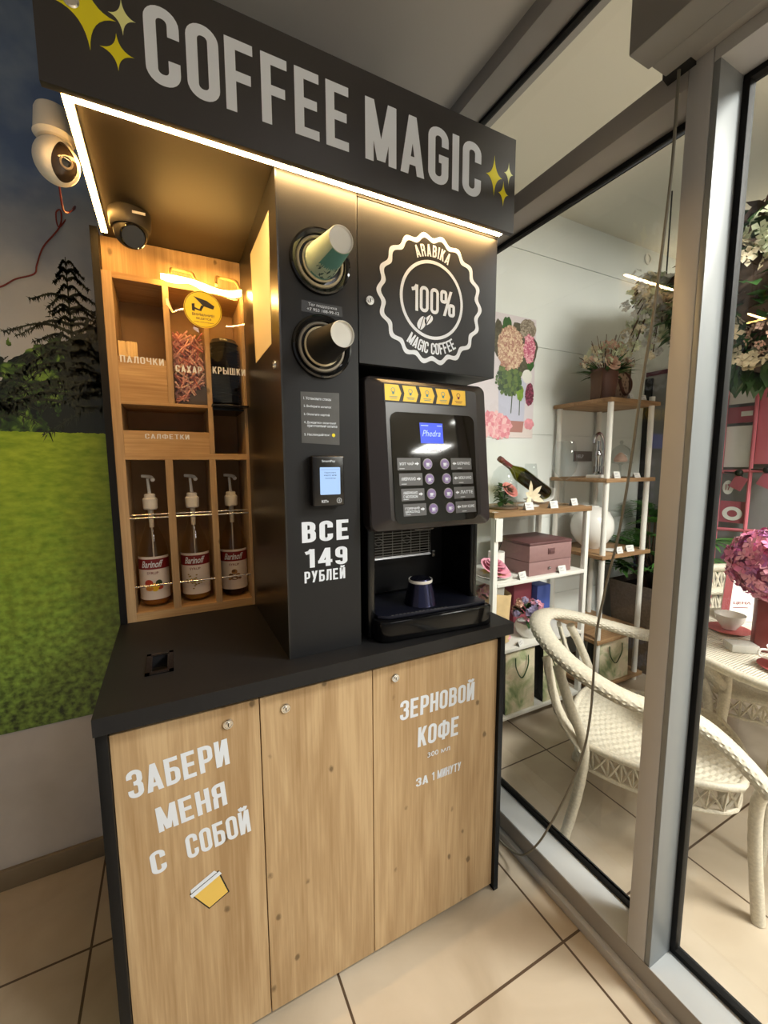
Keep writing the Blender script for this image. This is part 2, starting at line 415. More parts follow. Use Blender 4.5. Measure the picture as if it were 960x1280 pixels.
        if bevel:
            es = [e for e in bm.edges if len(e.link_faces) == 2 and e.calc_face_angle(0) > 0.6]
            bmesh.ops.bevel(bm, geom=es, offset=bevel, segments=seg, profile=0.5, affect='EDGES', clamp_overlap=True)
        bm.to_mesh(me); bm.free()
        if smooth or bevel:
            me.polygons.foreach_set('use_smooth', [True]*len(me.polygons))
            me.set_sharp_from_angle(angle=math.radians(angle))
        o = bpy.data.objects.new(name, me); COL.objects.link(o)
        if parent is not None:
            o.parent = parent
        else: o.location = org
        ORG[o.as_pointer()] = org
        return o
def thing(name, label, cat, loc, group=None):
    o = bpy.data.objects.new(name, None); COL.objects.link(o); o.location = loc
    o.empty_display_size = 0.05
    o['label'] = label; o['category'] = cat
    if group: o['group'] = group
    ORG[o.as_pointer()] = Vector(loc); return o
def tag(o, label, cat, group=None, kind=None):
    o['label'] = label; o['category'] = cat
    if group: o['group'] = group
    if kind: o['kind'] = kind
    return o
def struct(o): o['kind'] = 'structure'; return o
def struct_empty(name, loc=(0, 0, 0)):
    o = bpy.data.objects.new(name, None); COL.objects.link(o); o.location = loc; o['kind'] = 'structure'
    ORG[o.as_pointer()] = Vector(loc); return o
def dup(root, loc=None, rz=None, label=None, group=None, rot=None):
    r = root.copy(); COL.objects.link(r)
    if loc is not None: r.location = loc
    if rz is not None: r.rotation_euler = (0, 0, rz)
    if rot is not None: r.rotation_euler = rot
    if label: r['label'] = label
    if group: r['group'] = group
    for ch in list(root.children):
        c = ch.copy(); COL.objects.link(c); c.parent = r
        for g in ch.children:
            d = g.copy(); COL.objects.link(d); d.parent = c
    ORG[r.as_pointer()] = Vector(r.location)
    return r
# frames: (u right, v up, w towards the viewer)
def front(y): return lambda u, v, w=0: (u, y-w, v)                # a face looking along -y
def side_left(x): return lambda u, v, w=0: (x-w, u, v)            # a face looking along -x
def level(z): return lambda u, v, w=0: (u, v, z+w)
def circle(cx, cy, r, n=40, r2=None): return [(cx+r*math.cos(2*PI*i/n), cy+(r2 or r)*math.sin(2*PI*i/n)) for i in range(n)]
def rrect(x0, x1, z0, z1, r, n=5):
    out = []
    for cx, cz, a0 in ((x1-r, z1-r, 0), (x0+r, z1-r, 90), (x0+r, z0+r, 180), (x1-r, z0+r, 270)):
        for i in range(n+1):
            a = math.radians(a0+90*i/n); out.append((cx+r*math.cos(a), cz+r*math.sin(a)))
    return out

# ------------------------------------------------------------------ lettering
def type_mesh(body, bold=0.0):
    cu = bpy.data.curves.new('t', 'FONT'); cu.body = body; cu.size = 1.0; cu.resolution_u = 3; cu.offset = bold
    cu.align_x = 'LEFT'
    o = bpy.data.objects.new('t', cu); COL.objects.link(o)
    dg = bpy.context.evaluated_depsgraph_get(); dg.update()
    me = bpy.data.meshes.new_from_object(o.evaluated_get(dg))
    vs = [(v.co.x, v.co.y) for v in me.vertices]; fs = [tuple(p.vertices) for p in me.polygons]
    bpy.data.objects.remove(o); bpy.data.curves.remove(cu); bpy.data.meshes.remove(me)
    return vs, fs
_tc = {}
def put_type(mb, body, u0, u1, v0, v1, fr, bold=0.02, w=0.0006, rot=0.0, mi=0, shear=0.0):
    """letters of the built-in face fitted into a rectangle"""
    if (body, bold) not in _tc: _tc[(body, bold)] = type_mesh(body, bold)
    vs, fs = _tc[(body, bold)]
    return fit2d(mb, vs, fs, u0, u1, v0, v1, fr, w, rot, mi, shear)
def fit2d(mb, vs, fs, u0, u1, v0, v1, fr, w=0.0006, rot=0.0, mi=0, shear=0.0):
    if not vs: return mb
    a0 = min(p[0] for p in vs); a1 = max(p[0] for p in vs); b0 = min(p[1] for p in vs); b1 = max(p[1] for p in vs)
    cu, cv = (u0+u1)/2, (v0+v1)/2; c, s = math.cos(rot), math.sin(rot); out = []
    for pt in vs:
        x, y = pt[0], pt[1]; wl_ = w+(pt[2]*.00012 if len(pt) > 2 else 0)
        u = u0+(x-a0)/max(a1-a0, 1e-6)*(u1-u0)-cu; v = v0+(y-b0)/max(b1-b0, 1e-6)*(v1-v0)-cv
        u += shear*v
        out.append(fr(cu+u*c-v*s, cv+u*s+v*c, wl_))
    return mb.add(out, fs, mi)
def rounded(pts, r, closed=False, n=6):
    P = [Vector(p) for p in pts]; k = len(P); out = []
    for i, p in enumerate(P):
        if not closed and i in (0, k-1): out.append(p); continue
        a = P[i-1]-p; b = P[(i+1) % k]-p; la, lb = a.length, b.length
        a.normalize(); b.normalize(); ang = a.angle(b)
        if ang > 3.05: out.append(p); continue
        d = min(r/math.tan(ang/2), la*0.5 if (closed or 0 < i-1) else la, lb*0.5 if (closed or i+1 < k-1) else lb)
        rr = d*math.tan(ang/2); m = (a+b).normalized(); c = p+m*(rr/math.sin(ang/2))
        s0 = p+a*d-c; s1 = p+b*d-c
        t0 = math.atan2(s0.y, s0.x); dt = math.atan2(s1.y, s1.x)-t0
        while dt > PI: dt -= 2*PI
        while dt < -PI: dt += 2*PI
        out += [c+Vector((math.cos(t0+dt*q/n), math.sin(t0+dt*q/n)))*rr for q in range(n+1)]
    return out
def stroke(vs, fs, pts, t, closed=False):
    k = len(pts); o = len(vs); lay = 1+max([p[2] for p in vs], default=-1)
    for i, p in enumerate(pts):
        if closed: a, b = pts[i-1], pts[(i+1) % k]
        else: a, b = pts[max(i-1, 0)], pts[min(i+1, k-1)]
        d1 = (p-a) if (p-a).length > 1e-7 else (b-p); d2 = (b-p) if (b-p).length > 1e-7 else (p-a)
        d1 = d1.normalized(); d2 = d2.normalized(); m = (d1+d2)
        m = m.normalized() if m.length > 1e-6 else d1
        nrm = Vector((-m.y, m.x)); q = t/2/max(0.5, m.dot(d1))
        vs.append(tuple(p+nrm*q)+(lay,)); vs.append(tuple(p-nrm*q)+(lay,))
    for i in range(k if closed else k-1):
        j = (i+1) % k; fs.append((o+2*i, o+2*i+1, o+2*j+1, o+2*j))
def glyph(ch, t=0.15):
    W = {'Ы': .60, 'Ш': .60, '4': .48, 'M': .56, 'М': .56, 'Ф': .60, 'I': t, '1': .30, '%': .72, ' ': .18, 'У': .44, 'А': .46, 'A': .46, '.': t}.get(ch, .42)
    h = t/2; xl, xr, yb, yt, R = h, W-h, h, 1-h, .13; vs = []; fs = []
    S = lambda pts, r=R, closed=False: stroke(vs, fs, rounded([Vector(p) for p in pts], r, closed), t, closed)
    def D(x0, y0, x1, y1):
        q = h*math.hypot(x1-x0, y1-y0)/abs(y1-y0); o = len(vs); lay = 1+max([p[2] for p in vs], default=-1)
        vs.extend([(x0-q, y0, lay), (x0+q, y0, lay), (x1+q, y1, lay), (x1-q, y1, lay)]); fs.append((o, o+1, o+2, o+3))
    ch = {'С': 'C', 'О': 'O', '0': 'O', 'Е': 'E', 'М': 'M', 'А': 'A', 'К': 'K', 'В': 'B', 'Н': 'H', 'Р': 'P', 'Т': 'T'}.get(ch, ch)
    if ch == 'C': S([(xr, .65), (xr, yt), (xl, yt), (xl, yb), (xr, yb), (xr, .35)])
    elif ch == 'O': S([(xl, yb), (xl, yt), (xr, yt), (xr, yb)], R, True)
    elif ch == 'G': S([(xr, .68), (xr, yt), (xl, yt), (xl, yb), (xr, yb), (xr, .40)]); S([(W*.52, .46), (W, .46)]); S([(xr, .38), (xr, .53)])
    elif ch == 'F': S([(xl, 0), (xl, 1)]); S([(0, yt), (W*.92, yt)]); S([(0, .50), (W*.84, .50)])
    elif ch == 'E': S([(xl, 0), (xl, 1)]); S([(0, yt), (W*.92, yt)]); S([(0, .51), (W*.84, .51)]); S([(0, yb), (W*.92, yb)])
    elif ch == 'I': S([(h, 0), (h, 1)])
    elif ch == 'M': S([(xl, 0), (xl, 1)]); S([(xr, 0), (xr, 1)]); D(xl+.01, 1, W/2, .04); D(xr-.01, 1, W/2, .04)
    elif ch == 'A': D(xl, 0, W/2, 1); D(xr, 0, W/2, 1); S([(W*.2, .24), (W*.8, .24)])
    elif ch == 'R': S([(xl, 0), (xl, 1)]); S([(0, yt), (xr, yt), (xr, .50), (xl, .50)]); S([(xl, .50), (xr-.01, .48), (xr, 0)], .09)
    elif ch == 'P': S([(xl, 0), (xl, 1)]); S([(0, yt), (xr, yt), (xr, .42), (xl, .42)])
    elif ch == 'B': S([(xl, 0), (xl, 1)]); S([(0, yt), (xr-.01, yt), (xr-.01, .53), (xl, .53)]); S([(xl, .53), (xr, .53), (xr, yb), (0, yb)])
    elif ch == 'K': S([(xl, 0), (xl, 1)]); D(xl+.03, .34, xr, 1); D(xr+.01, 0, W*.42, .62)
    elif ch == 'H': S([(xl, 0), (xl, 1)]); S([(xr, 0), (xr, 1)]); S([(0, .5), (W, .5)])
    elif ch == 'T': S([(W/2, 0), (W/2, 1)]); S([(0, yt), (W, yt)])
    elif ch == 'З': S([(xl, .70), (xl, yt), (xr, yt), (xr, .52), (W*.40, .52)]); S([(W*.40, .52), (xr, .52), (xr, yb), (xl, yb), (xl, .30)])
    elif ch in 'ИЙ':
        S([(xl, 0), (xl, 1)]); S([(xr, 0), (xr, 1)]); D(xl+.02, .0, xr-.02, 1)
        if ch == 'Й': S([(W*.22, 1.19), (W*.3, 1.09), (W*.7, 1.09), (W*.78, 1.19)], .05)
    elif ch == 'Б': S([(xl, 0), (xl, 1)]); S([(0, yt), (W*.92, yt)]); S([(0, .56), (xr, .56), (xr, yb), (0, yb)])
    elif ch == 'Я': S([(xr, 0), (xr, 1)]); S([(W, yt), (xl, yt), (xl, .50), (xr, .50)]); S([(xr, .50), (xl+.01, .48), (xl, 0)], .09)
    elif ch == 'У': D(xl, 1, W*.52, .32); D(W*.28, 0, xr, 1)
    elif ch == 'Ф': S([(xl, .2), (xl, .82), (xr, .82), (xr, .2)], R, True); S([(W/2, 0), (W/2, 1)])
    elif ch == 'Х': D(xl-.02, 0, xr+.02, 1); D(xr+.02, 0, xl-.02, 1)
    elif ch == 'П': S([(xl, 0), (xl, 1)]); S([(xr, 0), (xr, 1)]); S([(0, yt), (W, yt)])
    elif ch == 'Л': S([(xr, 0), (xr, 1)]); S([(W*.28, yt), (W, yt)]); S([(0, yb), (xl+.02, yb+.02), (W*.32, 1)], .06)
    elif ch == 'Ч': S([(xr, 0), (xr, 1)]); S([(xl, 1), (xl, .46), (xr, .46)])
    elif ch == 'Ы': S([(xl, 0), (xl, 1)]); S([(0, .56), (W*.62, .56), (W*.62, yb), (0, yb)]); S([(xr, 0), (xr, 1)])
    elif ch == 'Ш': S([(xl, 0), (xl, 1)]); S([(W/2, 0), (W/2, 1)]); S([(xr, 0), (xr, 1)]); S([(0, yb), (W, yb)])
    elif ch == '4': S([(xr-.06, 0), (xr-.06, 1)]); D(h, .26, xr-.07, 1); S([(0, .27), (W, .27)])
    elif ch == '9': S([(xr, .5), (xr, yt), (xl, yt), (xl, .46), (xr, .46)]); S([(xr, .62), (xr, yb), (xl, yb), (xl, .24)])
    elif ch == '1': S([(xr, 0), (xr, 1)]); S([(0, .80), (xr*.6, .84), (xr, .98)], .02)
    elif ch == '%':
        S([(h*.8, .55), (h*.8, .94), (.27, .94), (.27, .55)], .07, True); S([(W-.27, .06), (W-.27, .45), (W-h*.8, .45), (W-h*.8, .06)], .07, True); D(.2, 0, W-.2, 1)
    return vs, fs, W
def poster_word(word, gap=.075, t=.15):
    vs = []; fs = []; x = 0
    for ch in word:
        a, b, W = glyph(ch, t); o = len(vs)
        vs += [(p[0]+x, p[1], p[2]) for p in a]; fs += [tuple(i+o for i in f) for f in b]; x += W+gap
    return vs, fs
def put_poster(mb, word, u0, u1, v0, v1, fr, rot=0.0, w=0.0006, t=.15, gap=.075):
    """tall condensed letters; v1 is the cap line (a breve may stand above it)"""
    vs, fs = poster_word(word, gap, t)
    top = max(p[1] for p in vs)
    return fit2d(mb, vs, fs, u0, u1, v0, v0+(v1-v0)*top, fr, w, rot)
def arc_word(mb, word, cx, cz, r, a_mid, size, fr, inward=False, gap=.09, t=.15, xs=1.0, w=0.0006):
    """letters round a circle; inward: baseline on the outside (lower arc)"""
    gl = [glyph(c, t) for c in word]; tot = sum(g[2]+gap for g in gl)-gap; x = -tot/2
    for vs, fs, W in gl:
        xm = (x+W/2)*size*xs
        th = a_mid+(xm/r if inward else -xm/r)
        out = []
        for p in vs:
            du = (p[0]-W/2)*size*xs; dv = p[1]*size
            if inward: e = Vector((-math.sin(th), math.cos(th))); rad = -Vector((math.cos(th), math.sin(th)))
            else: e = Vector((math.sin(th), -math.cos(th))); rad = Vector((math.cos(th), math.sin(th)))
            q = Vector((cx, cz))+Vector((math.cos(th), math.sin(th)))*r+e*du+rad*dv
            out.append(fr(q.x, q.y, w+p[2]*.00012))
        mb.add(out, fs); x += W+gap
    return mb

# ================================================================== SETTING
struct(MB().add([(-3, -8, 0), (9, -8, 0), (9, 2.1, 0), (-3, 2.1, 0)], [(0, 1, 2, 3)]).build('floor', M['floor'], base=(0, 0, 0)))
# vestibule back wall, low plaster with a printed meadow above
struct(MB().box(-3, 1.13, 1.742, 1.88, 0, 2.9).build('wall_back', M['plaster'], base=(0, 1.742, 0)))
struct(MB().box(-3, 1.06, 1.727, 1.7425, 0, 0.073).build('baseboard_back', M['skirting'], bevel=0.003))
mu = MB().box(-2.2, 1.06, 1.7390, 1.7415, 0.557, 2.855).build('photo_mural', M['mural'], base=(0, 0, 0))
tag(mu, 'large printed meadow mural with grass, dark conifers and cloudy sky on the back wall', 'wall mural')
FM = front(1.7390)
random.seed(101)
def conifer(tx, z0, z1, spread, nb, name, nn=8):
    f = MB(); f.flat([(tx-.006, z0), (tx+.006, z0), (tx+.001, z1), (tx-.001, z1)], FM, .0004)
    for k in range(nb):
        t = k/nb; zb = z1-.02-(z1-z0)*min(1, max(0, t+random.uniform(-.03, .03)))*.94
        for sg in (-1, 1):
            L = spread*(.10+.9*t)*random.choice((.45, .7, 1.0, 1.2))*random.uniform(.8, 1.1); a = random.uniform(-.25, .45); pts = []
            n = 12
            for i in range(n+1):
                q = i/n; pts.append((tx+sg*L*q, zb+L*(a*q-.35*q*q)+.01*math.sin(q*5)))
            for i in range(n):
                (x0, a0), (x1, a1) = pts[i], pts[i+1]; wd = .0045*(1-i/n)+.001
                f.flat([(x0, a0-wd), (x1, a1-wd), (x1, a1+wd), (x0, a0+wd)], FM, .0004)
                for j in range(nn):
                    xx = x0+(x1-x0)*random.random(); zz = a0+(a1-a0)*random.random(); l = random.uniform(.010, .030)*(.6+t); b = random.uniform(-2.2, -.9)
                    u, v = math.cos(b)*l*sg*.8, math.sin(b)*l*random.choice((.45, .8, -.25)); f.flat([(xx-.002, zz), (xx+u, zz+v), (xx+.0025, zz+.001)], FM, .0005)
    return f.build(name, plain(name, srgb(50, 56, 42), .4), mu)
conifer(-.262, 1.62, 2.115, .27, 24, 'conifer_print'); conifer(-.13, 1.62, 2.06, .24, 18, 'conifer_print'); conifer(-.66, 1.62, 1.90, .34, 20, 'conifer_print')
struct(MB().box(-3.1, -3, -2.5, 1.9, 0, 2.9).build('wall_left', M['plaster']))
struct(MB().box(-3.1, 1.08, -2.5, 1.9, 2.86, 2.94).build('ceiling', M['ceil_grey']))
# shop beyond the glass
wl = MB()
for z0, z1 in ((0, .533), (.537, 1.083), (1.087, 1.633), (1.637, 2.183), (2.187, 2.733), (2.737, 3.02)):
    wl.box(1.13, 9, 2.02, 2.03, z0, z1)
wl.box(1.13, 9, 2.026, 2.12, 0, 3.05)
struct(wl.build('wall_shop_back', M['wall_paint']))
struct(MB().box(9, 9.1, -8, 2.1, 0, 3.05).build('wall_shop_right', M['wall_paint']))
struct(MB().box(1.3, 9.1, -8.1, -8, 0, 3.05).build('wall_shop_front', M['wall_paint']))
struct(MB().box(1.08, 9.1, -8.1, 2.12, 3.0, 3.08).build('ceiling_shop', M['ceil_white']))

# ---- glazed partition along x = 1.08 .. 1.19
XF, XG = 1.08, 1.186
# fixed window left of the mullion
w1 = struct_empty('window_1', (XF, 1.15, 0))
f = MB(); f.box(1.06, XF+.002, -3, 1.742, 0, .032); f.build('threshold', M['alu'], w1, bevel=.003)
f = MB(); f.box(XF, XG+.012, .6155, 1.742, 0.001, .098); f.build('bottom_rail', M['alu_sill'], w1, bevel=.002)
f = MB(); f.box(XF-.0015, XF, -3, 1.742, .034, .094); f.build('rail_facing', M['alu_grey'], w1)
f = MB()
for y0, y1, z0, z1 in ((.63, 1.73, .098, .112), (.63, 1.73, 2.268, 2.282), (.63, .64, .112, 2.268)):
    f.box(XG-.012, XG+.012, y0, y1, z0, z1)
f.build('gasket', M['gasket'], w1, bevel=.002)
MB().box(XG-.003, XG+.003, .625, 1.74, .106, 2.276).build('pane', M['window_glass'], w1)
mull = MB(); mull.box(XF, XG+.012, .566, .615, .0015, 2.86)
mull.build('mullion', M['alu'], w1, bevel=.002)
# transom and the light above it
w2 = struct_empty('window_2', (XF, 1.15, 2.3))
MB().box(XF, XG+.012, .6155, 1.742, 2.282, 2.343).build('transom', M['alu_grey'], w2, bevel=.002)
f = MB()
for y0, y1, z0, z1 in ((.62, 1.73, 2.343, 2.353), (.62, 1.73, 2.79, 2.803)):
    f.box(XG-.012, XG+.012, y0, y1, z0, z1)
f.build('gasket', M['gasket'], w2, bevel=.002)
MB().box(XG-.003, XG+.003, .6155, 1.74, 2.347, 2.797).build('pane', M['window_glass'], w2)
MB().box(XF, XG+.05, -3, 1.742, 2.803, 3.02).build('header', M['alu_grey'], w2, bevel=.002)
# glazed door leaf right of the mullion
d1 = struct_empty('door_1', (XF, 0, 0))
f = MB(); f.box(XF, XG+.012, -3, .565, 0.001, .090); f.build('bottom_rail', M['alu_sill'], d1, bevel=.002)
f = MB(); f.box(XF, XG+.012, -3, .565, 2.297, 2.42); f.build('top_rail', M['alu'], d1, bevel=.002)
f = MB(); f.box(XF+.001, XG+.002, .552, .5655, .09, 2.297); f.build('stile', M['alu_stile'], d1, bevel=.001)
f = MB()
for y0, y1, z0, z1 in ((-3, .552, .090, .104), (-3, .552, 2.283, 2.297), (.538, .552, .104, 2.283)):
    f.box(XG-.012, XG+.014, y0, y1, z0, z1)
f.build('gasket', M['gasket'], d1, bevel=.002)
MB().box(XG-.003, XG+.003, -3, .551, .098, 2.29).build('pane', M['window_glass'], d1)
MB().box(XF+.02, XG+.02, -3, .5655, 2.42, 2.86).build('upper_panel', M['alu'], d1)

# ---- grey operator housing over the door
db = thing('door_operator_housing', 'long grey metal housing fixed above the glass door', 'door operator', (1.0, -.3, 2.31))
f = MB(); f.box(.92, .99, -2.4, .65, 2.31, 2.50); f.build('front_cover', M['box_grey'], db, bevel=.003)
f = MB(); f.box(.9925, 1.045, -2.4, .645, 2.313, 2.50); f.build('rear_cover', M['box_grey'], db, bevel=.003)
f = MB(); f.box(1.046, 1.079, -2.4, .60, 2.325, 2.48); f.build('mounting_rail', M['alu_grey'], db)
f = MB(); f.add([(1.046, .60, 2.318), (1.079, .60, 2.318), (1.079, .66, 2.318), (1.05, .655, 2.318), (1.046, .60, 2.36), (1.079, .60, 2.36), (1.079, .66, 2.36), (1.05, .655, 2.36)],
                  [(0, 1, 2, 3), (4, 5, 6, 7), (0, 1, 5, 4), (1, 2, 6, 5), (2, 3, 7, 6), (3, 0, 4, 7)]); f.build('end_cap', M['dark'], db)
f = MB(); f.ball((.985, .45, 2.3095), .005, 10, 6); f.build('screw', M['white_plastic'], db, smooth=True)
# ---- loose cable hanging in front of the glass
pts = [(1.06, .625, 2.33), (1.055, .622, 2.26), (1.05, .62, 2.11), (1.05, .63, 1.93), (1.05, .64, 1.79), (1.05, .65, 1.70), (1.05, .66, 1.6), (1.05, .67, 1.47), (1.05, .69, 1.28),
       (1.05, .72, 1.11), (1.05, .74, .97), (1.05, .742, .83), (1.05, .745, .72), (1.05, .76, .60), (1.048, .80, .45), (1.045, .86, .28), (1.04, .91, .16), (1.035, .97, .07), (1.035, 1.05, .037), (1.03, 1.14, .037), (.99, 1.24, .02), (.96, 1.3, .006)]
def spline(P, k=6):
    P = [Vector(p) for p in P]; out = []
    for i in range(len(P)-1):
        a, b, c, d = P[max(i-1, 0)], P[i], P[i+1], P[min(i+2, len(P)-1)]
        for q in range(k):
            t = q/k; out.append(0.5*((2*b)+(c-a)*t+(2*a-5*b+4*c-d)*t*t+(3*b-a-3*c+d)*t**3))
    out.append(P[-1]); return out
cb = MB().sweep(spline(pts), .0034, 8).build('hanging_cable', M['cable'], smooth=True)
tag(cb, 'loose grey cable hanging down in front of the glass to the floor', 'cable')
co = None

# ================================================================== COFFEE STATION
YD = .976
bc = thing('base_cabinet', 'low three-door oak cabinet with black sides under the black worktop', 'cabinet', (.388, 1.3, 0))
f = MB(); f.box(-.165, -.1435, YD-.012, 1.72, 0, .914); f.build('side_panel', M['black_edge'], bc, bevel=.0015)
f = MB(); f.box(.905, .924, YD-.012, 1.72, 0.012, .914); f.box(.905, .924, YD-.012, YD+.03, 0, .012); f.build('side_panel', M['black_edge'], bc, bevel=.0015)
f = MB(); f.box(-.1435, .905, YD+.02, 1.70, .012, .05); f.box(-.1435, .905, 1.68, 1.70, .05, .914); f.box(-.1435, .905, YD+.02, YD+.06, .88, .914); f.build('carcass', M['dark'], bc)
def lock(parent, x, y, z, r=.0125, name='lock', axis='y'):
    f = MB(); T = Matrix.Translation((x, y, z)) @ (Matrix.Rotation(PI/2, 4, 'X') if axis == 'y' else Matrix.Rotation(-PI/2, 4, 'Y'))
    f.lathe([(r, 0), (r, .002), (r*.86, .0045), (r*.7, .0045), (r*.66, .003), (r*.46, .003), (r*.44, .006), (0, .006)], n=28, T=T)
    o = f.build(name, M['chrome'], parent, smooth=True)
    g = MB(); g.box(-.0011, .0011, -.004, .004, .0055, .0068, T=T); g.build('keyhole', M['dark'], o)
    return o
FR = front(YD)
def cab_door(x0, x1, lx, lz):
    f = MB(); f.box(x0, x1, YD, YD+.018, .018, .893); d = f.build('door', M['oak'], bc, bevel=.0008, seg=1)
    lock(d, lx, YD, lz); return d
dA = cab_door(-.1425, .1590, .088, .851)
dB = cab_door(.1615, .4590, .222, .852)
dC = cab_door(.4615, .9035, .530, .855)
for a in (('ЗАБЕРИ', -.118, .086, .745, .810, .065), ('МЕНЯ', -.068, .076, .645, .706, .085), ('С', -.086, -.056, .542, .599, .085), ('СОБОЙ', -.015, .126, .553, .614, .085)):
    put_poster(MB(), *a[:5], FR, a[5]).build('lettering', M['vinyl_white'], dA)
# take-away cup sticker
cs = MB(); c0, s0 = math.cos(.45), math.sin(.45)
def cupfr(u, v, w=0): return (.032+u*c0-v*s0, YD-w, .446+u*s0+v*c0)
cs.flat([(-.036, .031), (.036, .031), (.026, -.040), (-.026, -.040)], cupfr, .0004)
cst = cs.build('cup_sticker', M['print_black'], dA)
cs = MB(); cs.flat([(-.032, .024), (.032, .024), (.0235, -.037), (-.0235, -.037)], cupfr, .0008); cs.build('cup_print', plain('cup_print_yellow', srgb(228, 190, 92), .5), cst)
cs = MB(); cs.flat([(-.037, .018), (.037, .018), (.036, .028), (-.036, .028)], cupfr, .0011); cs.flat([(-.032, .030), (.032, .030), (.029, .039), (-.029, .039)], cupfr, .0011); cs.build('lid_print', M['vinyl_white'], cst)
for a in (('ЗЕРНОВОЙ', .546, .812, .717, .776, -.025), ('КОФЕ', .606, .752, .617, .679, -.035), ('ЗА', .600, .643, .494, .521, -.02), ('1', .656, .665, .494, .521, 0), ('МИНУТУ', .676, .765, .492, .520, -.02)):
    put_poster(MB(), *a[:5], FR, a[5]).build('lettering', M['vinyl_white'], dC)
put_type(MB(), '300 мл', .640, .722, .574, .590, FR, .01, rot=-.03).build('lettering', M['vinyl_white'], dC)

wt = thing('worktop', 'matt black worktop lying on the oak cabinet', 'worktop', (.388, 1.3, .914))
def worktop():
    f = MB(); hx0, hx1, hy0, hy1 = -.070, -.028, 1.105, 1.205
    X = [-.165, hx0, hx1, .94]; Y = [.946, hy0, hy1, 1.722]
    for i in range(3):
        for j in range(3):
            if (i, j) == (1, 1): continue
            for z, fl in ((.952, 0), (.9145, 1)):
                q = [(X[i], Y[j], z), (X[i+1], Y[j], z), (X[i+1], Y[j+1], z), (X[i], Y[j+1], z)]
                f.add(q, [(0, 1, 2, 3)])
    def wall(a, b): f.add([(a[0], a[1], .9145), (b[0], b[1], .9145), (b[0], b[1], .952), (a[0], a[1], .952)], [(0, 1, 2, 3)])
    for k in range(3):
        wall((X[k], Y[0]), (X[k+1], Y[0])); wall((X[k], Y[3]), (X[k+1], Y[3])); wall((X[0], Y[k]), (X[0], Y[k+1])); wall((X[3], Y[k]), (X[3], Y[k+1]))
    wall((hx0, hy0), (hx1, hy0)); wall((hx0, hy1), (hx1, hy1)); wall((hx0, hy0), (hx0, hy1)); wall((hx1, hy0), (hx1, hy1))
    return f
worktop().build('top_board', M['black_board'], wt)
f = MB(); f.ringflat([(-.080, 1.092), (-.018, 1.092), (-.018, 1.217), (-.080, 1.217)], [(-.070, 1.105), (-.028, 1.105), (-.028, 1.205), (-.070, 1.205)], level(.9530))
f.ringflat([(-.0702, 1.1048), (-.0278, 1.1048), (-.0278, 1.2052), (-.0702, 1.2052)], [(-.066, 1.109), (-.032, 1.109), (-.032, 1.201), (-.066, 1.201)], level(.9535))
f.box(-.080, -.070, 1.092, 1.217, .9522, .9545); f.box(-.028, -.018, 1.092, 1.217, .9522, .9545); f.box(-.080, -.018, 1.092, 1.105, .9522, .9545); f.box(-.080, -.018, 1.205, 1.217, .9522, .9545)
f.build('chute_frame', M['plastic_black'], wt)
f = MB(); f.box(-.0695, -.0285, 1.106, 1.204, .915, .92); f.build('chute_flap', M['dark'], wt)

# ---- tower with the cup dispensers, and the cupboard over the machine
YT = 1.02
tw = thing('dispenser_tower', 'tall narrow black tower with two cup dispensers standing on the worktop', 'dispenser tower', (.345, 1.3, .952))
f = MB()
hole = [(.350, 1.932, .066), (.350, 1.735, .066)]
def plate_with_holes(f, x0, x1, z0, z1, holes, y):
    zs = [z0]; n = 48
    hs = sorted(holes, key=lambda h: h[1])
    prev = z0
    for cx, cz, r in hs:
        a, b = cz-r-.012, cz+r+.012
        f.add([(x0, y, prev), (x1, y, prev), (x1, y, a), (x0, y, a)], [(0, 1, 2, 3)])
        sq = []
        for i in range(n):
            t = 2*PI*i/n; dx, dz = math.cos(t), math.sin(t)
            k = min(((x1-cx) if dx > 0 else (cx-x0))/max(abs(dx), 1e-6), (r+.012)/max(abs(dz), 1e-6)); sq.append((cx+dx*k, cz+dz*k))
        cc = circle(cx, cz, r, n)
        f.ringflat(sq, cc, front(y)); f.add([(u, y, v) for u, v in cc]+[(u, y+.05, v) for u, v in cc], [(i, (i+1) % n, n+(i+1) % n, n+i) for i in range(n)])
        # corner fill
        for sx in (x0, x1):
            for sz in (a, b):
                cand = [p for p in sq if abs(p[0]-sx) < 1e-6]; cz2 = (min if sz == a else max)(p[1] for p in cand)
                cand2 = [p for p in sq if abs(p[1]-sz) < 1e-6]; cx2 = (min if sx == x0 else max)(p[0] for p in cand2)
                f.add([(sx, y, sz), (cx2, y, sz), (sx, y, cz2)], [(0, 1, 2)])
        prev = b
    f.add([(x0, y, prev), (x1, y, prev), (x1, y, z1), (x0, y, z1)], [(0, 1, 2, 3)])
plate_with_holes(f, .2505, .4435, .9525, 2.1195, hole, YT)
f.build('front_panel', M['black_board'], tw)
f = MB(); f.box(.2465, .2505, YT-.0005, 1.7, .9525, 2.1195); f.build('side_panel', M['tower_side'], tw)
f = MB(); f.box(.4435, .4475, YT+.001, 1.7, .9525, 2.1195); f.box(.2505, .4435, 1.69, 1.7, .9525, 2.1195); f.box(.2505, .4435, 1.14, 1.15, .9525, 2.1195); f.build('inner_panel', M['dark'], tw)
for cx, cz, r in hole:
    f = MB(); T = Matrix.Translation((cx, YT, cz)) @ Matrix.Rotation(PI/2, 4, 'X')
    f.lathe([(.062, -.03), (.062, .006), (.066, .008), (.070, .010), (.0745, .008), (.076, .0004), (.076, -.0002)], n=56, T=T)
    rg = f.build('dispenser_ring', M['gloss_black'], tw, smooth=True)
    f = MB(); f.shell([(.0625, -.005), (.058, .004), (.0535, .006), (.050, -.02), (.047, -.045)], n=56, T=T); f.build('silicone_collar', plain('beige_collar', srgb(196, 182, 150), .5) if cz > 1.8 else plain('grey_collar', srgb(150, 142, 128), .5), rg, smooth=True)
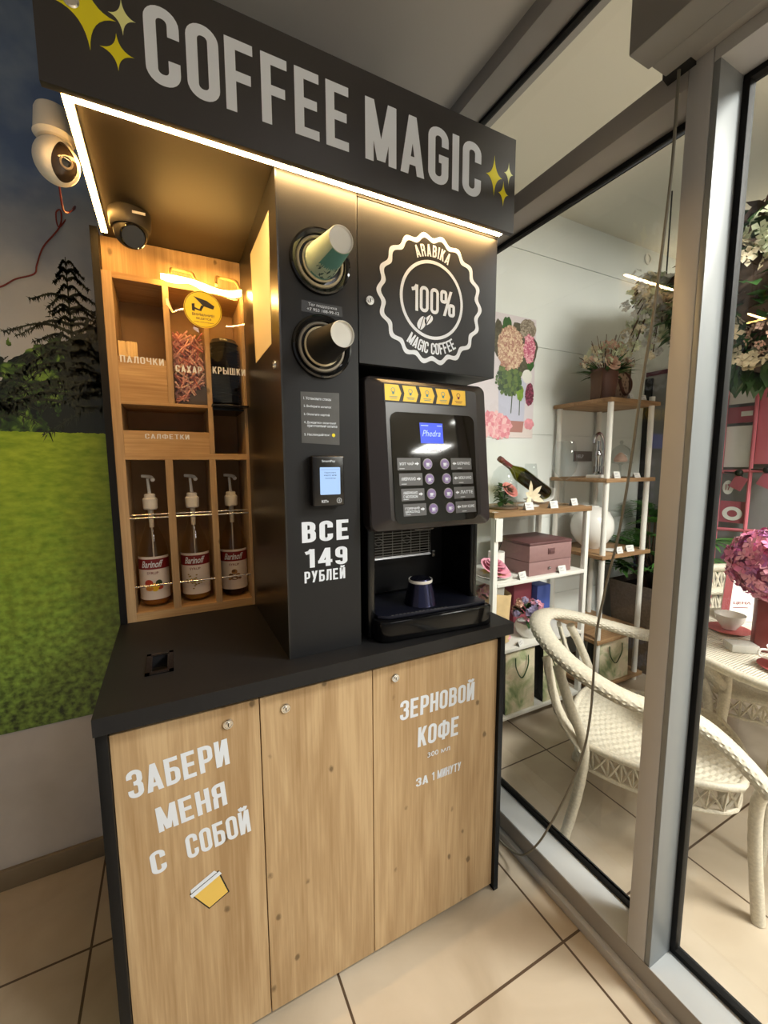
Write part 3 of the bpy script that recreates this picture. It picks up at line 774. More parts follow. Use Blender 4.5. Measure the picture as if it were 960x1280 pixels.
lock(tw, .2465, 1.076, 1.694, .011, axis='x')
FT = front(YT)
for a in (('ВСЕ', .287, .413, 1.252, 1.305, .17), ('149', .293, .409, 1.186, 1.234, .165), ('РУБЛЕЙ', .291, .402, 1.147, 1.177, .15)):
    put_poster(MB(), *a[:5], FT, 0.0, t=a[5], gap=.11).build('price_lettering', M['vinyl_white'], tw)
f = MB(); f.flat([(.300, 1.812), (.405, 1.813), (.404, 1.838), (.301, 1.838)], FT, .0005); st = f.build('support_sticker', plain('dark_sticker', srgb(30, 30, 31), .35), tw)
f = MB(); put_type(f, 'Тех поддержка', .318, .390, 1.8262, 1.8345, FT, .01, .0009); put_type(f, '+7 953 188-99-12', .314, .396, 1.8165, 1.8235, FT, .01, .0009); f.build('print', M['vinyl_white'], st)
f = MB(); f.flat([(.293, 1.502), (.392, 1.498), (.393, 1.628), (.293, 1.625)], FT, .0005); st = f.build('instruction_sticker', M['sticker_grey'], tw)
f = MB()
for i, (s, x1, z) in enumerate((('1. Установите стакан', .371, 1.610), ('2. Выберите напиток', .371, 1.5905), ('3. Оплатите картой', .366, 1.571), ('4. Дождитесь окончания', .383, 1.5515), ('приготовления напитка', .386, 1.5425), ('5. Наслаждайтесь!', .366, 1.522))):
    put_type(f, s, .300 if i != 4 else .308, x1, z-.003, z+.004, FT, .012, .0009)
f.build('print', M['vinyl_white'], st)
f = MB(); f.flat(circle(.376, 1.5225, .0045, 16), FT, .0009); f.build('smiley', M['vinyl_yellow'], st)

uc = thing('upper_cupboard', 'black wall cupboard with a white coffee emblem above the coffee machine', 'cupboard', (.672, 1.3, 1.707))
f = MB(); f.box(.449, .899, YT+.018, 1.5, 1.7085, 2.1195); f.box(.449, .899, YT+.001, YT+.018, 2.106, 2.1195); f.build('carcass', M['black_edge'], uc, bevel=.001)
f = MB(); f.box(.4495, .8985, YT, YT+.017, 1.708, 2.104); ud = f.build('door', M['black_board'], uc, bevel=.0008, seg=1)
lock(ud, .480, YT, 1.865)
f = MB(); CX, CZ, n = .672, 1.897, 240
wav = lambda rr, am: [(CX+(rr+am*math.cos(18*2*PI*i/n))*math.cos(2*PI*i/n), CZ+(rr+am*math.cos(18*2*PI*i/n))*math.sin(2*PI*i/n)) for i in range(n)]
f.ringflat(wav(.1665, .0058), wav(.1535, .0058), FT, .0006)
f.build('scalloped_ring', M['vinyl_white'], ud)
f = MB(); f.ringflat(circle(CX, CZ, .1035, 72), circle(CX, CZ, .0950, 72), FT, .0006); f.build('inner_ring', M['vinyl_white'], ud)
arc_word(MB(), 'ARABIKA', CX, CZ, .1125, PI/2, .031, FT).build('lettering', M['vinyl_white'], ud)
arc_word(MB(), 'MAGIC COFFEE', CX, CZ, .1435, -PI/2, .031, FT, inward=True).build('lettering', M['vinyl_white'], ud)
put_poster(MB(), '100%', .604, .748, 1.862, 1.930, FT, t=.13).build('lettering', M['vinyl_white'], ud)
def bean(cx, cz, a, r1, r2):
    f = MB(); out = []
    for sgn in (1, -1):
        pl = []
        for i in range(15):
            t = PI*i/14; pl.append((sgn*(.0012+math.sin(t)*(r2-.0012))+.002*math.sin(2*t), math.cos(t)*r1))
        P = [(cx+u*math.cos(a)-v*math.sin(a), cz+u*math.sin(a)+v*math.cos(a)) for u, v in pl]
        f.flat(P, FT, .0006)
    return f
bean(.638, 1.833, -.35, .019, .0125).build('bean_print', M['vinyl_white'], ud)
bean(.660, 1.844, -.55, .016, .0095).build('bean_print', M['vinyl_white'], ud)

# ---- paper cups coming out of the dispensers
def paper_cup(name, label, cx, cz, wall, band, tilt):
    t = thing(name, label, 'paper cup', (cx, YT, cz))
    T = Matrix.Translation((cx, YT, cz)) @ Matrix.Rotation(tilt, 4, 'Z') @ Matrix.Rotation(PI/2, 4, 'X')
    f = MB(); f.shell([(.0425, -.025), (.0415, .012), (.0290, .116)], n=48, T=T)
    wallo = f.build('cup_wall', wall, t, smooth=True)
    f = MB(); f.shell([(.0290, .116), (.0285, .117), (.0275, .1165), (.0265, .112), (0, .112)], n=48, T=T); f.build('cup_base', M['paper_white'], t, smooth=True)
    f = MB(); f.shell([(.0465, -.004), (.0475, -.001), (.0470, .002), (.0425, .001)], n=48, T=T); f.build('rim', M['paper_cream'], t, smooth=True)
    f = MB(); f.shell([(.0485, -.018), (.0490, -.014), (.0478, -.010), (.0430, -.012)], n=48, T=T); f.build('next_rim', M['paper_cream'], t, smooth=True)
    if band:  # dark sleeve on the unlit side only: shade put into the print
        f = MB()
        vs = []; n = 22
        for i in range(n+1):
            a = -PI*.74+PI*.68*i/n
            for r, z in ((.0420, .003), (.0296, .1145)):
                vs.append((r*math.cos(a)*1.004, r*math.sin(a)*1.004, z))
        f.add(vs, [(2*i, 2*i+1, 2*i+3, 2*i+2) for i in range(n)], T=T); b = f.build('shaded_sleeve_print', band, wallo, smooth=True)
        g = MB(); random.seed(3)
        for i in range(26):
            a = -PI*.72+random.random()*PI*.62; z = .012+random.random()**2*.04; r = .0412-(z-.012)*.12+.0005
            ca, sa = math.cos(a), math.sin(a); q = random.random()*PI; L = .006+random.random()*.005
            pts = []
            for du, dv in ((-L, 0), (0, L*.3), (L, 0), (0, -L*.3)):
                uu = du*math.cos(q)-dv*math.sin(q); vv = du*math.sin(q)+dv*math.cos(q); aa = a+uu/r
                pts.append(((r-vv*.12)*math.cos(aa), (r-vv*.12)*math.sin(aa), z+vv))
            g.add(pts, [(0, 1, 2, 3)], T=T)
        g.build('leaf_print', plain('dark_leaf_print', srgb(30, 70, 70), .6), wallo)
    return t
paper_cup('paper_cup', 'teal patterned paper cup sticking out of the upper dispenser ring', .352, 1.934, M['cup_teal_lit'], M['cup_dark'], .06)
paper_cup('paper_cup', 'plain black paper cup sticking out of the lower dispenser ring', .352, 1.737, M['cup_black'], None, .06)

# ---- card terminal
pt = thing('card_terminal', 'small black card terminal with a lit pale screen on the tower front', 'card terminal', (.352, YT, 1.345))
f = MB(); f.box(.3095, .394, .992, YT-.0003, 1.345, 1.471); tb = f.build('housing', M['plastic_black'], pt, bevel=.005, seg=3)
FP = front(.992)
f = MB(); f.flat(rrect(.3285, .3815, 1.374, 1.442, .002), FP, .0006); scn = f.build('screen', M['screen_white'], pt)
spm = plain('screen_print', srgb(50, 70, 130), .6)
for a in (('Приложите', .340, .370, 1.4265, 1.4305), ('карту или', .339, .371, 1.4195, 1.4235), ('телефон', .341, .369, 1.4125, 1.4165)):
    put_type(MB(), *a, FP, .01, .0011).build('screen_text', spm, scn)
f = MB(); f.flat([(.332, 1.436), (.378, 1.436), (.378, 1.4365), (.332, 1.4365)], FP, .0011)

f.build('screen_rules', spm, scn)
put_type(MB(), 'SmartPay', .334, .369, 1.453, 1.460, FP, .01, .0006).build('lettering', M['vinyl_white'], pt); put_type(MB(), 'KITv', .332, .350, 1.354, 1.361, FP, .02, .0006).build('lettering', M['vinyl_white'], pt)
f = MB()
f.ringflat(circle(.378, 1.3585, .0065, 24), circle(.378, 1.3585, .0055, 24), FP, .0006)
for r in (.0016, .0031, .0044):
    a = [(.3755+r*math.cos(t), 1.3585+r*math.sin(t)) for t in [(-.8+.2*k) for k in range(9)]]; b = [(.3755+(r-.0007)*math.cos(t), 1.3585+(r-.0007)*math.sin(t)) for t in [(-.8+.2*k) for k in range(9)]]
    for k in range(8): f.flat([a[k], a[k+1], b[k+1], b[k]], FP, .0006)
f.build('contactless_symbol', M['vinyl_white'], pt)

# ---- sheet on the left flank of the tower
sh = MB(); sh.add([(.2455, 1.090, 2.056), (.2445, 1.335, 2.060), (.2445, 1.312, 1.747), (.2455, 1.104, 1.751), (.2462, 1.090, 2.056), (.2452, 1.335, 2.060), (.2452, 1.312, 1.747), (.2462, 1.104, 1.751)],
        [(0, 1, 2, 3), (7, 6, 5, 4), (0, 4, 5, 1), (1, 5, 6, 2), (2, 6, 7, 3), (3, 7, 4, 0)])
tag(sh.build('notice_sheet', M['paper_cream']), 'blank cream sheet stuck to the left flank of the black tower', 'notice')

# ---- canopy with the sign board and its light strips
cn = thing('sign_canopy', 'black overhead canopy with a big white coffee sign and warm light strips', 'sign', (.385, 1.3, 2.108))
f = MB(); f.box(-.163, .922, .98, .996, 2.108, 2.356); sg = f.build('sign_board', M['sign_face'], cn, bevel=.001)
FS = front(.98)
put_poster(MB(), 'COFFEE', .002, .411, 2.168, 2.302, FS, gap=.08, t=.145).build('lettering', M['vinyl_white'], sg)
put_poster(MB(), 'MAGIC', .453, .799, 2.168, 2.302, FS, gap=.08, t=.145).build('lettering', M['vinyl_white'], sg)
def sparkle(cx, cz, rx, rz, mat, rot=0.0, inset=.16):
    f = MB(); pl = []; n = 8
    tips = [(rx, 0), (0, rz), (-rx, 0), (0, -rz)]
    for i in range(4):
        a = Vector(tips[i]); b = Vector(tips[(i+1) % 4]); c = (a+b)*inset*.5
        for k in range(n):
            t = k/n; q = a*(1-t)**2+c*2*t*(1-t)+b*t*t; pl.append((cx+q.x*math.cos(rot)-q.y*math.sin(rot), cz+q.x*math.sin(rot)+q.y*math.cos(rot)))
    cvs = [FS(cx, cz, .0006)]+[FS(u, v, .0006) for u, v in pl]; k = len(pl)
    f.add(cvs, [(0, 1+i, 1+(i+1) % k) for i in range(k)])
    return f.build('sparkle', mat, sg)
sparkle(-.087, 2.245, .045, .062, M['vinyl_yellow'], .04); sparkle(-.032, 2.258, .022, .030, M['vinyl_pale']); sparkle(-.043, 2.197, .027, .031, M['vinyl_yellow'])
sparkle(.845, 2.240, .029, .053, M['vinyl_yellow']); sparkle(.897, 2.260, .017, .030, M['vinyl_pale']); sparkle(.879, 2.203, .019, .034, M['vinyl_yellow'])
f = MB(); T = Matrix.Translation((-.108, .98, 2.252)) @ Matrix.Rotation(PI/2, 4, 'X')
f.lathe([(.0125, 0), (.0125, .002), (.010, .004), (.008, .004), (.0075, .003), (0, .003)], n=24, T=T); f.build('fixing_screw', M['chrome'], sg, smooth=True)
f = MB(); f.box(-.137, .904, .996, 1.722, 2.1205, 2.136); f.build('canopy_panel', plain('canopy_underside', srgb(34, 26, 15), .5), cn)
f = MB(); f.box(-.137, -.121, .996, 1.722, 2.136, 2.35); f.box(.888, .904, .996, 1.722, 2.136, 2.35); f.box(-.121, .888, 1.706, 1.722, 2.136, 2.35); f.build('canopy_side', M['black_edge'], cn)
f = MB(); f.box(-.122, .897, .9965, 1.0125, 2.1120, 2.1205); f.build('strip_channel', M['alu'], cn)
f = MB(); f.box(-.12, .895, .9975, 1.0115, 2.1090, 2.1120); f.build('light_strip', M['strip_front'], cn)
f = MB(); f.box(-.137, -.1205, 1.000, 1.502, 2.1125, 2.1205); f.build('strip_channel', M['alu'], cn)
f = MB(); f.box(-.136, -.1215, 1.001, 1.50, 2.1090, 2.1125); f.build('light_strip', M['strip'], cn)

# ---- white swivel camera on the canopy flank
wc = thing('security_camera', 'white round swivel camera with a dark lens window at the left canopy corner', 'camera', (-.181, 1.2, 2.05))
T = Matrix.Translation((-.181, 1.2, 0))
f = MB(); f.lathe([(.026, 2.205), (.030, 2.203), (.033, 2.196), (.037, 2.155), (.0385, 2.150), (.030, 2.143), (.0, 2.143)], n=40, T=T); f.build('mount_base', M['white_plastic'], wc, smooth=True)
f = MB(); f.box(-.158, -.1375, 1.182, 1.218, 2.155, 2.20); f.build('wall_bracket', M['white_plastic'], wc, bevel=.002)
f = MB(); f.ball((-.181, 1.2, 2.103), .0420, 36, 24, sc=(1, 1, 1.08)); hd = f.build('camera_head', M['white_plastic'], wc, smooth=True, angle=80)
aim = Vector((.50, -.80, -.36)).normalized()
def patch_on_ball(c, r, aim, a_w, a_h, mat, name, parent, top=1.0, sc=(1, 1, 1.08), roll=0.0):
    f = MB(); q = aim.to_track_quat('Z', 'Y').to_matrix().to_4x4() @ Matrix.Rotation(roll, 4, 'Z')
    rows = 8; n = 32; vs = [(0, 0, 1)]
    for i in range(1, rows+1):
        for j in range(n):
            a = 2*PI*j/n; t = i/rows
            u = a_w*t*math.cos(a)*(1-.18*math.sin(a)); v = a_h*t*math.sin(a)
            d = Vector((math.sin(u)*math.cos(v), math.sin(v), math.cos(u)*math.cos(v))); vs.append(tuple(d))
    out = []
    for p in vs:
        d = (q @ Vector(p)).normalized(); out.append((c[0]+d.x*r*sc[0], c[1]+d.y*r*sc[1], c[2]+d.z*r*sc[2]))
    fs = [(0, 1+j, 1+(j+1) % n) for j in range(n)]
    for i in range(rows-1):
        for j in range(n): fs.append((1+i*n+j, 1+(i+1)*n+j, 1+(i+1)*n+(j+1) % n, 1+i*n+(j+1) % n))
    f.add(out, fs); return f.build(name, mat, parent, smooth=True, angle=80)
lw = patch_on_ball((-.181, 1.2, 2.103), .0424, aim, .60, .92, plain('lens_window', srgb(48, 40, 34), .1), 'lens_window', hd, roll=.1)
f = MB(); c = Vector((-.181, 1.2, 2.103))+aim*.0425; q = aim.to_track_quat('Z', 'Y').to_matrix().to_4x4(); T = Matrix.Translation(c) @ q
f.lathe([(.0125, 0), (.0125, .003), (.0105, .0035), (.0095, .001), (0, .001)], n=32, T=T); f.build('lens', plain('lens_ring', srgb(120, 112, 104), .3), hd, smooth=True)
f = MB(); f.lathe([(.0085, .0012), (.0085, .002), (0, .0035)], n=24, T=T); f.build('lens_glass', M['gloss_black'], hd, smooth=True)
rw = MB().sweep(spline([(-.185, 1.232, 2.07), (-.19, 1.30, 2.05), (-.21, 1.60, 2.20), (-.227, 1.735, 2.27), (-.269, 1.733, 2.20), (-.275, 1.733, 2.24), (-.262, 1.733, 2.25), (-.269, 1.733, 2.20), (-.315, 1.733, 2.131), (-.335, 1.733, 2.075), (-.345, 1.733, 2.045), (-.392, 1.733, 2.021), (-.433, 1.733, 1.99), (-.52, 1.733, 1.95)]), .0022, 6).build('camera_wire', M['wire_red'], smooth=True)
tag(rw, 'thin red wire running from the white camera down across the mural', 'wire')

# ---- black turret camera under the canopy
M['camera_black'] = plain('camera_black', srgb(48, 44, 38), .5)
dc = thing('dome_camera', 'black turret dome camera under the canopy above the oak rack', 'camera', (-.058, 1.385, 2.03))
f = MB(); T = Matrix.Translation((-.058, 1.385, 0))
f.lathe([(.050, 2.1203), (.051, 2.112), (.049, 2.085), (.046, 2.078), (.0, 2.078)], n=44, T=T); f.build('camera_base', M['camera_black'], dc, smooth=True)
f = MB(); f.ball((-.058, 1.385, 2.075), .0415, 36, 20); dh = f.build('camera_ball', M['camera_black'], dc, smooth=True, angle=80)
aim2 = Vector((.15, -.75, -.62)).normalized(); c = Vector((-.058, 1.385, 2.075))+aim2*.034; T = Matrix.Translation(c) @ aim2.to_track_quat('Z', 'Y').to_matrix().to_4x4()
f = MB(); f.lathe([(.030, 0), (.0305, .008), (.0285, .010), (.0265, .0085), (0, .0085)], n=40, T=T); f.build('lens_window', M['gloss_black'], dh, smooth=True)
f = MB(); f.box(-.050, -.020, 1.3333, 1.335, 2.099, 2.105); f.build('maker_badge', M['white_plastic'], dc)

# ================================================================== OAK RACK
YR = 1.500
rk = thing('condiment_rack', 'oak pigeonhole rack with chrome rails and white lettering under the canopy', 'rack', (.06, 1.6, .952))
O, OF = M['oak'], M['oak_flat']
def board(name, x0, x1, y0, y1, z0, z1, mat): f = MB(); f.box(x0, x1, y0, y1, z0, z1); return f.build(name, mat, rk, bevel=.0006, seg=1)
f = MB(); f.box(-.164, -.1455, YR-.004, 1.722, .9525, 2.1195); f.build('black_side_panel', M['black_edge'], rk)
board('side_board', -.145, -.119, YR, 1.70, .9525, 2.007, O); board('side_board', .2425, .246, YR, 1.70, .9525, 2.007, O); board('side_board', .246-.0035-.006, .2425, YR, 1.70, .9525, 2.007, O)
board('top_board', -.119, .2365, YR, 1.70, 1.990, 2.007, OF); board('bottom_board', -.119, .2365, YR, 1.70, .9525, .980, OF)
board('middle_board', -.119, .2365, YR, 1.70, 1.465, 1.485, OF); board('shelf_board', -.119, .124, YR, 1.70, 1.632, 1.641, OF)
board('divider', .009, .026, YR, 1.70, 1.641, 1.990, O); board('divider', .122, .137, YR, 1.70, 1.485, 1.990, O)
board('divider', -.012, .010, YR, 1.70, .980, 1.465, O); board('divider', .118, .138, YR, 1.70, .980, 1.465, O)
board('back_board', -.145, .246, 1.70, 1.715, .9525, 2.007, plain('rack_back', srgb(150, 116, 76), .6, noise=.08))
board('backing_board', -.145, .246, 1.545, 1.560, 2.0075, 2.1195, O)
nb = board('napkin_front', -.119, .122, YR+.003, YR+.014, 1.485, 1.554, OF)
f = MB(); put_poster(f, 'САЛФЕТКИ', -.062, .062, 1.530, 1.545, front(YR+.003), t=.125, gap=.13); f.build('lettering', M['vinyl_white'], nb)
sb = board('stick_bin_front', -.119, .009, YR+.003, YR+.012, 1.641, 1.772, OF)
f = MB(); put_poster(f, 'ПАЛОЧКИ', -.113, .002, 1.754, 1.774, front(YR+.0025), t=.125, gap=.13); f.build('lettering', M['vinyl_white'], sb)
for z in (1.283, 1.064):
    for x0, x1 in ((-.119, -.012), (.010, .118), (.138, .2365)):
        f = MB(); f.rod((x0, YR+.004, z), (x1, YR+.004, z), .0032, 12)
        f.build('rail', M['chrome'], rk, smooth=True)
        if z > 1.2:
            f = MB(); f.rod((x0, YR+.045, z+.006), (x1, YR+.045, z+.006), .0026, 12); f.build('rear_rail', M['chrome'], rk, smooth=True)
# clear front of sugar bin and lid bin
f = MB(); f.box(.027, .121, YR+.003, YR+.0055, 1.642, 1.86); sf = f.build('sugar_bin_front', M['clear'], rk)
f = MB(); put_poster(f, 'САХАР', .034, .110, 1.740, 1.761, front(YR+.0025), t=.155, gap=.12); f.build('lettering', M['vinyl_white'], sf)
f = MB(); f.add([(.030, YR+.03, 1.642), (.121, YR+.03, 1.642), (.121, YR+.03, 1.712), (.030, 1.69, 1.642), (.121, 1.69, 1.642), (.121, 1.69, 1.712)], [(0, 1, 2), (3, 5, 4), (0, 2, 5, 3), (0, 3, 4, 1), (1, 4, 5, 2)])
f.add([(.055, YR+.008, 1.6415), (.121, YR+.008, 1.6415), (.121, YR+.008, 1.700), (.055, YR+.03, 1.6415), (.121, YR+.03, 1.6415), (.121, YR+.03, 1.700)], [(0, 1, 2), (3, 5, 4), (0, 2, 5, 3), (1, 4, 5, 2), (0, 3, 4, 1)])
f.build('sugar_chute', plain('chute_grey', srgb(88, 74, 60), .5), rk)
f = MB(); f.box(.132, .2435, YR-.045, YR+.01, 1.636, 1.6415); f.build('lid_bin_sill', M['plastic_black'], rk, bevel=.001)
f = MB(); f.box(.138, .236, YR+.01, 1.69, 1.629, 1.6355); f.build('lid_bin_floor', M['plastic_black'], rk)
# clear hinged cover with lip glare added as a glowing ribbon
cv = thing('clear_cover', 'clear plastic cover with an added glowing ribbon for glare on its upper edge over the right rack columns', 'cover', (.12, YR-.03, 1.65))
vs = []; nU, nV = 30, 16
def cov(u, v): # u across, v up
    x = .018+u*.222; z = 1.648+v*.345; y = YR-.040-.012*math.sin(PI*v)-.010*math.sin(2*PI*u)*v
    if u > .8 and v > .8: z -= (u-.8)*(v-.8)*.9
    return (x, y, z)
for i in range(nU+1):
    for j in range(nV+1): vs.append(cov(i/nU, j/nV))
f = MB(); f.add(vs, [(i*(nV+1)+j, (i+1)*(nV+1)+j, (i+1)*(nV+1)+j+1, i*(nV+1)+j+1) for i in range(nU) for j in range(nV)])
f.build('cover_sheet', M['clear'], cv, smooth=True)
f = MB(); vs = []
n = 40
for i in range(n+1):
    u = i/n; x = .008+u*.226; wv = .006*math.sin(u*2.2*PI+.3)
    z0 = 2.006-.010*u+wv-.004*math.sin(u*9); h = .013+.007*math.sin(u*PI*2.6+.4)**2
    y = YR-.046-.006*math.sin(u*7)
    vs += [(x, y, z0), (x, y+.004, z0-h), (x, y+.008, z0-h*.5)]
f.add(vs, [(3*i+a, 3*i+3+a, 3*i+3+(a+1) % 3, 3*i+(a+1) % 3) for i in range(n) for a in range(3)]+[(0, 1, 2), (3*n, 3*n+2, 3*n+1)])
f.build('glare_ribbon', M['lip_glare'], cv, smooth=True)  # added emitter for strip glare on the lip; also brightens the rack
for (x0, x1) in ((.032, .098), (.160, .226)):
    f = MB(); P = spline([(x0, YR-.042, 2.004), (x0+.004, YR-.02, 2.034), (x0+.018, YR+.004, 2.046), (x1-.016, YR+.004, 2.044), (x1-.003, YR-.02, 2.032), (x1+.006, YR-.042, 1.999)])
    f.sweep(P, .0048, 10); f.build('hook', M['ply'], cv, smooth=True)
# yellow round warning sticker on the cover
st = MB(); st.flat(circle(.117, 1.917, .0535, 48), lambda u, v, w=0: (u, YR-.0645-w, v), .0); so = st.build('warning_sticker', plain('sticker_yellow', srgb(246, 216, 0), .45), cv)
FW = lambda u, v, w=0: (u, YR-.0645-w, v)
f = MB(); f.ringflat(circle(.117, 1.917, .0515, 48), circle(.117, 1.917, .0502, 48), FW, .0004)
f.flat([(.092, 1.952), (.128, 1.944), (.150, 1.931), (.146, 1.921), (.118, 1.927)], FW, .0004); f.flat([(.112, 1.928), (.121, 1.929), (.113, 1.914), (.107, 1.917)], FW, .0004)
f.flat([(.086, 1.930), (.094, 1.932), (.094, 1.909), (.086, 1.911)], FW, .0004); f.flat([(.094, 1.921), (.112, 1.915), (.113, 1.911), (.094, 1.915)], FW, .0004)
put_type(f, 'ВНИМАНИЕ!', .086, .148, 1.897, 1.905, FW, .02, .0004); put_type(f, 'ВЕДЕТСЯ', .097, .139, 1.886, 1.893, FW, .02, .0004); put_type(f, 'видеонаблюдение', .090, .146, 1.878, 1.882, FW, .0, .0004)
f.build('print', M['print_black'], so)

# sticks, sachets, lids
stick = MB(); stick.box(-.0028, .0028, -.0008, .0008, 0, .178); stick = stick.build('stir_stick', plain('pale_birch', srgb(226, 196, 140), .6), base=(0, 0, 0))
tag(stick, 'pale wooden stir stick standing in the left top bin of the rack', 'stir stick', 'wooden stir sticks in the bin')
random.seed(11); spots = [(i, j) for j in range(3) for i in range(8)]
for k, (i, j) in enumerate(spots):
    o = stick if k == 0 else dup(stick)
    o.location = (-.1145+i*.0062+random.random()*.001, YR+.019+j*.011, 1.6415)
    o.rotation_euler = (random.uniform(-.02, .02), 0, random.uniform(-.3, .3))
sc_ = MB(); sc_.sweep([(-.022, 0, 0), (-.0205, 0, 0), (.0205, 0, 0), (.022, 0, 0)], [(.0005, .0030), (.0026, .0030), (.0026, .0030), (.0005, .0030)], 8)
sac = [sc_.build('sugar_sachet', M['sachet'], smooth=True, base=(0, 0, 0))]
tag(sac[0], 'pink paper sugar stick lying in the sugar bin of the rack', 'sugar sachet', 'sugar sticks in the bin')
m2 = sac[0].data.copy(); m2.materials.clear(); m2.materials.append(M['sachet_dark'])
m3 = sac[0].data.copy(); m3.materials.clear(); m3.materials.append(M['sachet_pale'])
random.seed(5)
for k in range(240):
    o = sac[0] if k == 0 else dup(sac[0])
    if k % 3 == 1: o.data = m2
    if k % 5 == 2: o.data = m3
    t = k/240
    x = random.uniform(.040, .108); z = 1.652+t*.205; 
    zf = 1.642+max(0, (x-.055))*1.05
    if z < zf+.012: z = zf+.012+random.random()*.02
    o.location = (x, YR+.022+random.random()*.040, z)
    lim = min(x-.030, .119-x)
    a = random.uniform(.5, 2.6); 
    if lim < .022: a = math.copysign(max(abs(math.acos(min(1, lim/.023))), .3), random.choice((-1, 1)))
    o.rotation_euler = (random.uniform(-.3, .3), -a, random.uniform(-.25, .25))
ld = MB(); ld.lathe([(0, .0105), (.034, .0105), (.037, .0130), (.039, .0125), (.0405, .008), (.0435, .002), (.0460, .0), (.0445, -.001), (.0425, .001), (.039, .0075), (0, .0085)], n=40)
lid = ld.build('cup_lid', M['lid_black'], smooth=True, base=(0, 0, 0))
tag(lid, 'black plastic cup lid in the tall stack in the right bin of the rack', 'cup lid', 'black lids stacked in the bin')
for k in range(25):
    o = lid if k == 0 else dup(lid)
    o.location = (.1865+random.uniform(-.0008, .0008), YR+.060, 1.638+k*.0089)
kl = MB(); put_poster(kl, 'КРЫШКИ', .138, .237, 1.736, 1.757, front(YR-.0405), t=.14, gap=.12); kl.build('lid_lettering', M['vinyl_white'], cv)

# ---- syrup bottles
def bottle(name, label, x, liquid, level_z, art):
    y, z0 = YR+.085, .9805
    t = thing(name, label, 'syrup bottle', (x, y, z0)); c = (x, y, z0)
    R_ = .0455
    f = MB(); f.lathe([(0, .002), (.036, .0), (.043, .004), (R_, .012), (R_, .175), (.0435, .195), (.036, .222), (.026, .248), (.0185, .270), (.0165, .285), (.0165, .325), (0, .325)], c, 44)
    g = f.build('glass', M['bottle_glass'], t, smooth=True, angle=50)
    f = MB(); f.lathe([(0, .006), (.036, .005), (.0425, .012), (.0432, level_z), (0, level_z)], c, 40); f.build('syrup', liquid, t, smooth=True)
    # label wraps the front
    def wrap(a0, a1, za, zb, r, n=26):
        f = MB(); vs = []
        for i in range(n+1):
            a = a0+(a1-a0)*i/n
            vs += [(x+r*math.cos(a), y+r*math.sin(a), z0+za), (x+r*math.cos(a), y+r*math.sin(a), z0+zb)]
        return f.add(vs, [(2*i, 2*i+2, 2*i+3, 2*i+1) for i in range(n)])
    fc = -PI/2-.10
    lb = wrap(fc-1.35, fc+1.35, .026, .170, R_+.0006).build('label', M['label_paper'], t, smooth=True)
    wrap(fc-1.35, fc+1.35, .128, .162, R_+.0010).build('red_band', M['label_red'], lb, smooth=True)
    def FL(u, v, w=0): a = fc+u/(R_+.0016); r = R_+.0014+w; return (x+r*math.cos(a), y+r*math.sin(a), z0+v)
    f = MB(); put_type(f, 'Barinoff', -.031, .031, .134, .157, FL, .02, shear=.25); f.build('lettering', M['vinyl_white'], lb)
    f = MB(); put_type(f, 'SYRUP', -.017, .017, .112, .120, FL, .01); f.build('small_lettering', M['label_red'], lb)
    f = MB()
    mats = []
    if art == 'fruit':
        mats = [plain('mango_red', srgb(176, 58, 40), .5), plain('mango_yellow', srgb(244, 202, 40), .5), plain('leaf_print', srgb(52, 66, 40), .5), plain('amber_print', srgb(222, 150, 60), .5)]
        for (u, v, a, b, m) in ((-.013, .082, .013, .012, 0), (.017, .082, .010, .010, 2), (.004, .072, .016, .010, 1), (.020, .066, .010, .007, 0), (-.012, .064, .012, .008, 3), (.005, .061, .010, .007, 1)):
            f.flat([(u+a*math.cos(2*PI*i/18), v+b*math.sin(2*PI*i/18)) for i in range(18)], FL, .0002+.0001*m, m)
    elif art == 'nuts':
        mats = [plain('nut_print', srgb(190, 168, 104), .5), plain('nut_print_dark', srgb(150, 122, 66), .5)]
        random.seed(2)
        for i in range(46):
            u = random.gauss(0, .013); v = .076+random.gauss(0, .009); u = max(-.028, min(.028, u))
            f.flat([(u+.0034*math.cos(2*PI*k/8), v+.0024*math.sin(2*PI*k/8)) for k in range(8)], FL, .0001+.00001*i, i % 2)
    else:
        mats = [plain('caramel_print', srgb(166, 116, 60), .5), plain('caramel_print_dark', srgb(110, 74, 40), .5)]
        for (u, v, a, b, m) in ((0, .090, .010, .009, 0), (-.003, .093, .006, .005, 1), (-.012, .078, .008, .006, 1), (.012, .078, .008, .006, 0), (0, .066, .014, .006, 1), (-.016, .064, .006, .004, 0), (.018, .066, .006, .004, 1)):
            f.flat([(u+a*math.cos(2*PI*i/16), v+b*math.sin(2*PI*i/16)) for i in range(16)], FL, .0002+.0001*m, m)
    f.build('label_art', mats, lb)
    # pump
    f = MB(); f.lathe([(.0185, .322), (.0215, .326), (.0222, .356), (.0195, .360), (.0165, .361), (.0165, .371), (.0130, .374), (0, .374)], c, 36); pm = f.build('pump_collar', M['white_plastic'], t, smooth=True)
    f = MB(); f.cone((x, y, z0+.373), (x-.003, y, z0+.424), .0055, .0042, 14); f.build('pump_stem', M['white_plastic'], pm, smooth=True)
    f = MB(); f.sweep(spline([(x-.020, y+.006, z0+.432), (x-.004, y, z0+.431), (x+.008, y-.016, z0+.428), (x+.013, y-.030, z0+.420)]), [.0048+.0001*i for i in range(19)], 12); f.build('pump_nozzle', M['white_plastic'], pm, smooth=True)
    f = MB(); f.cone((x, y, z0+.322), (x, y, z0+.262), .0085, .0070, 14); f.rod((x, y, z0+.262), (x, y, z0+.02), .0022, 8); f.build('dip_tube', M['white_plastic'], t, smooth=True)
    return t
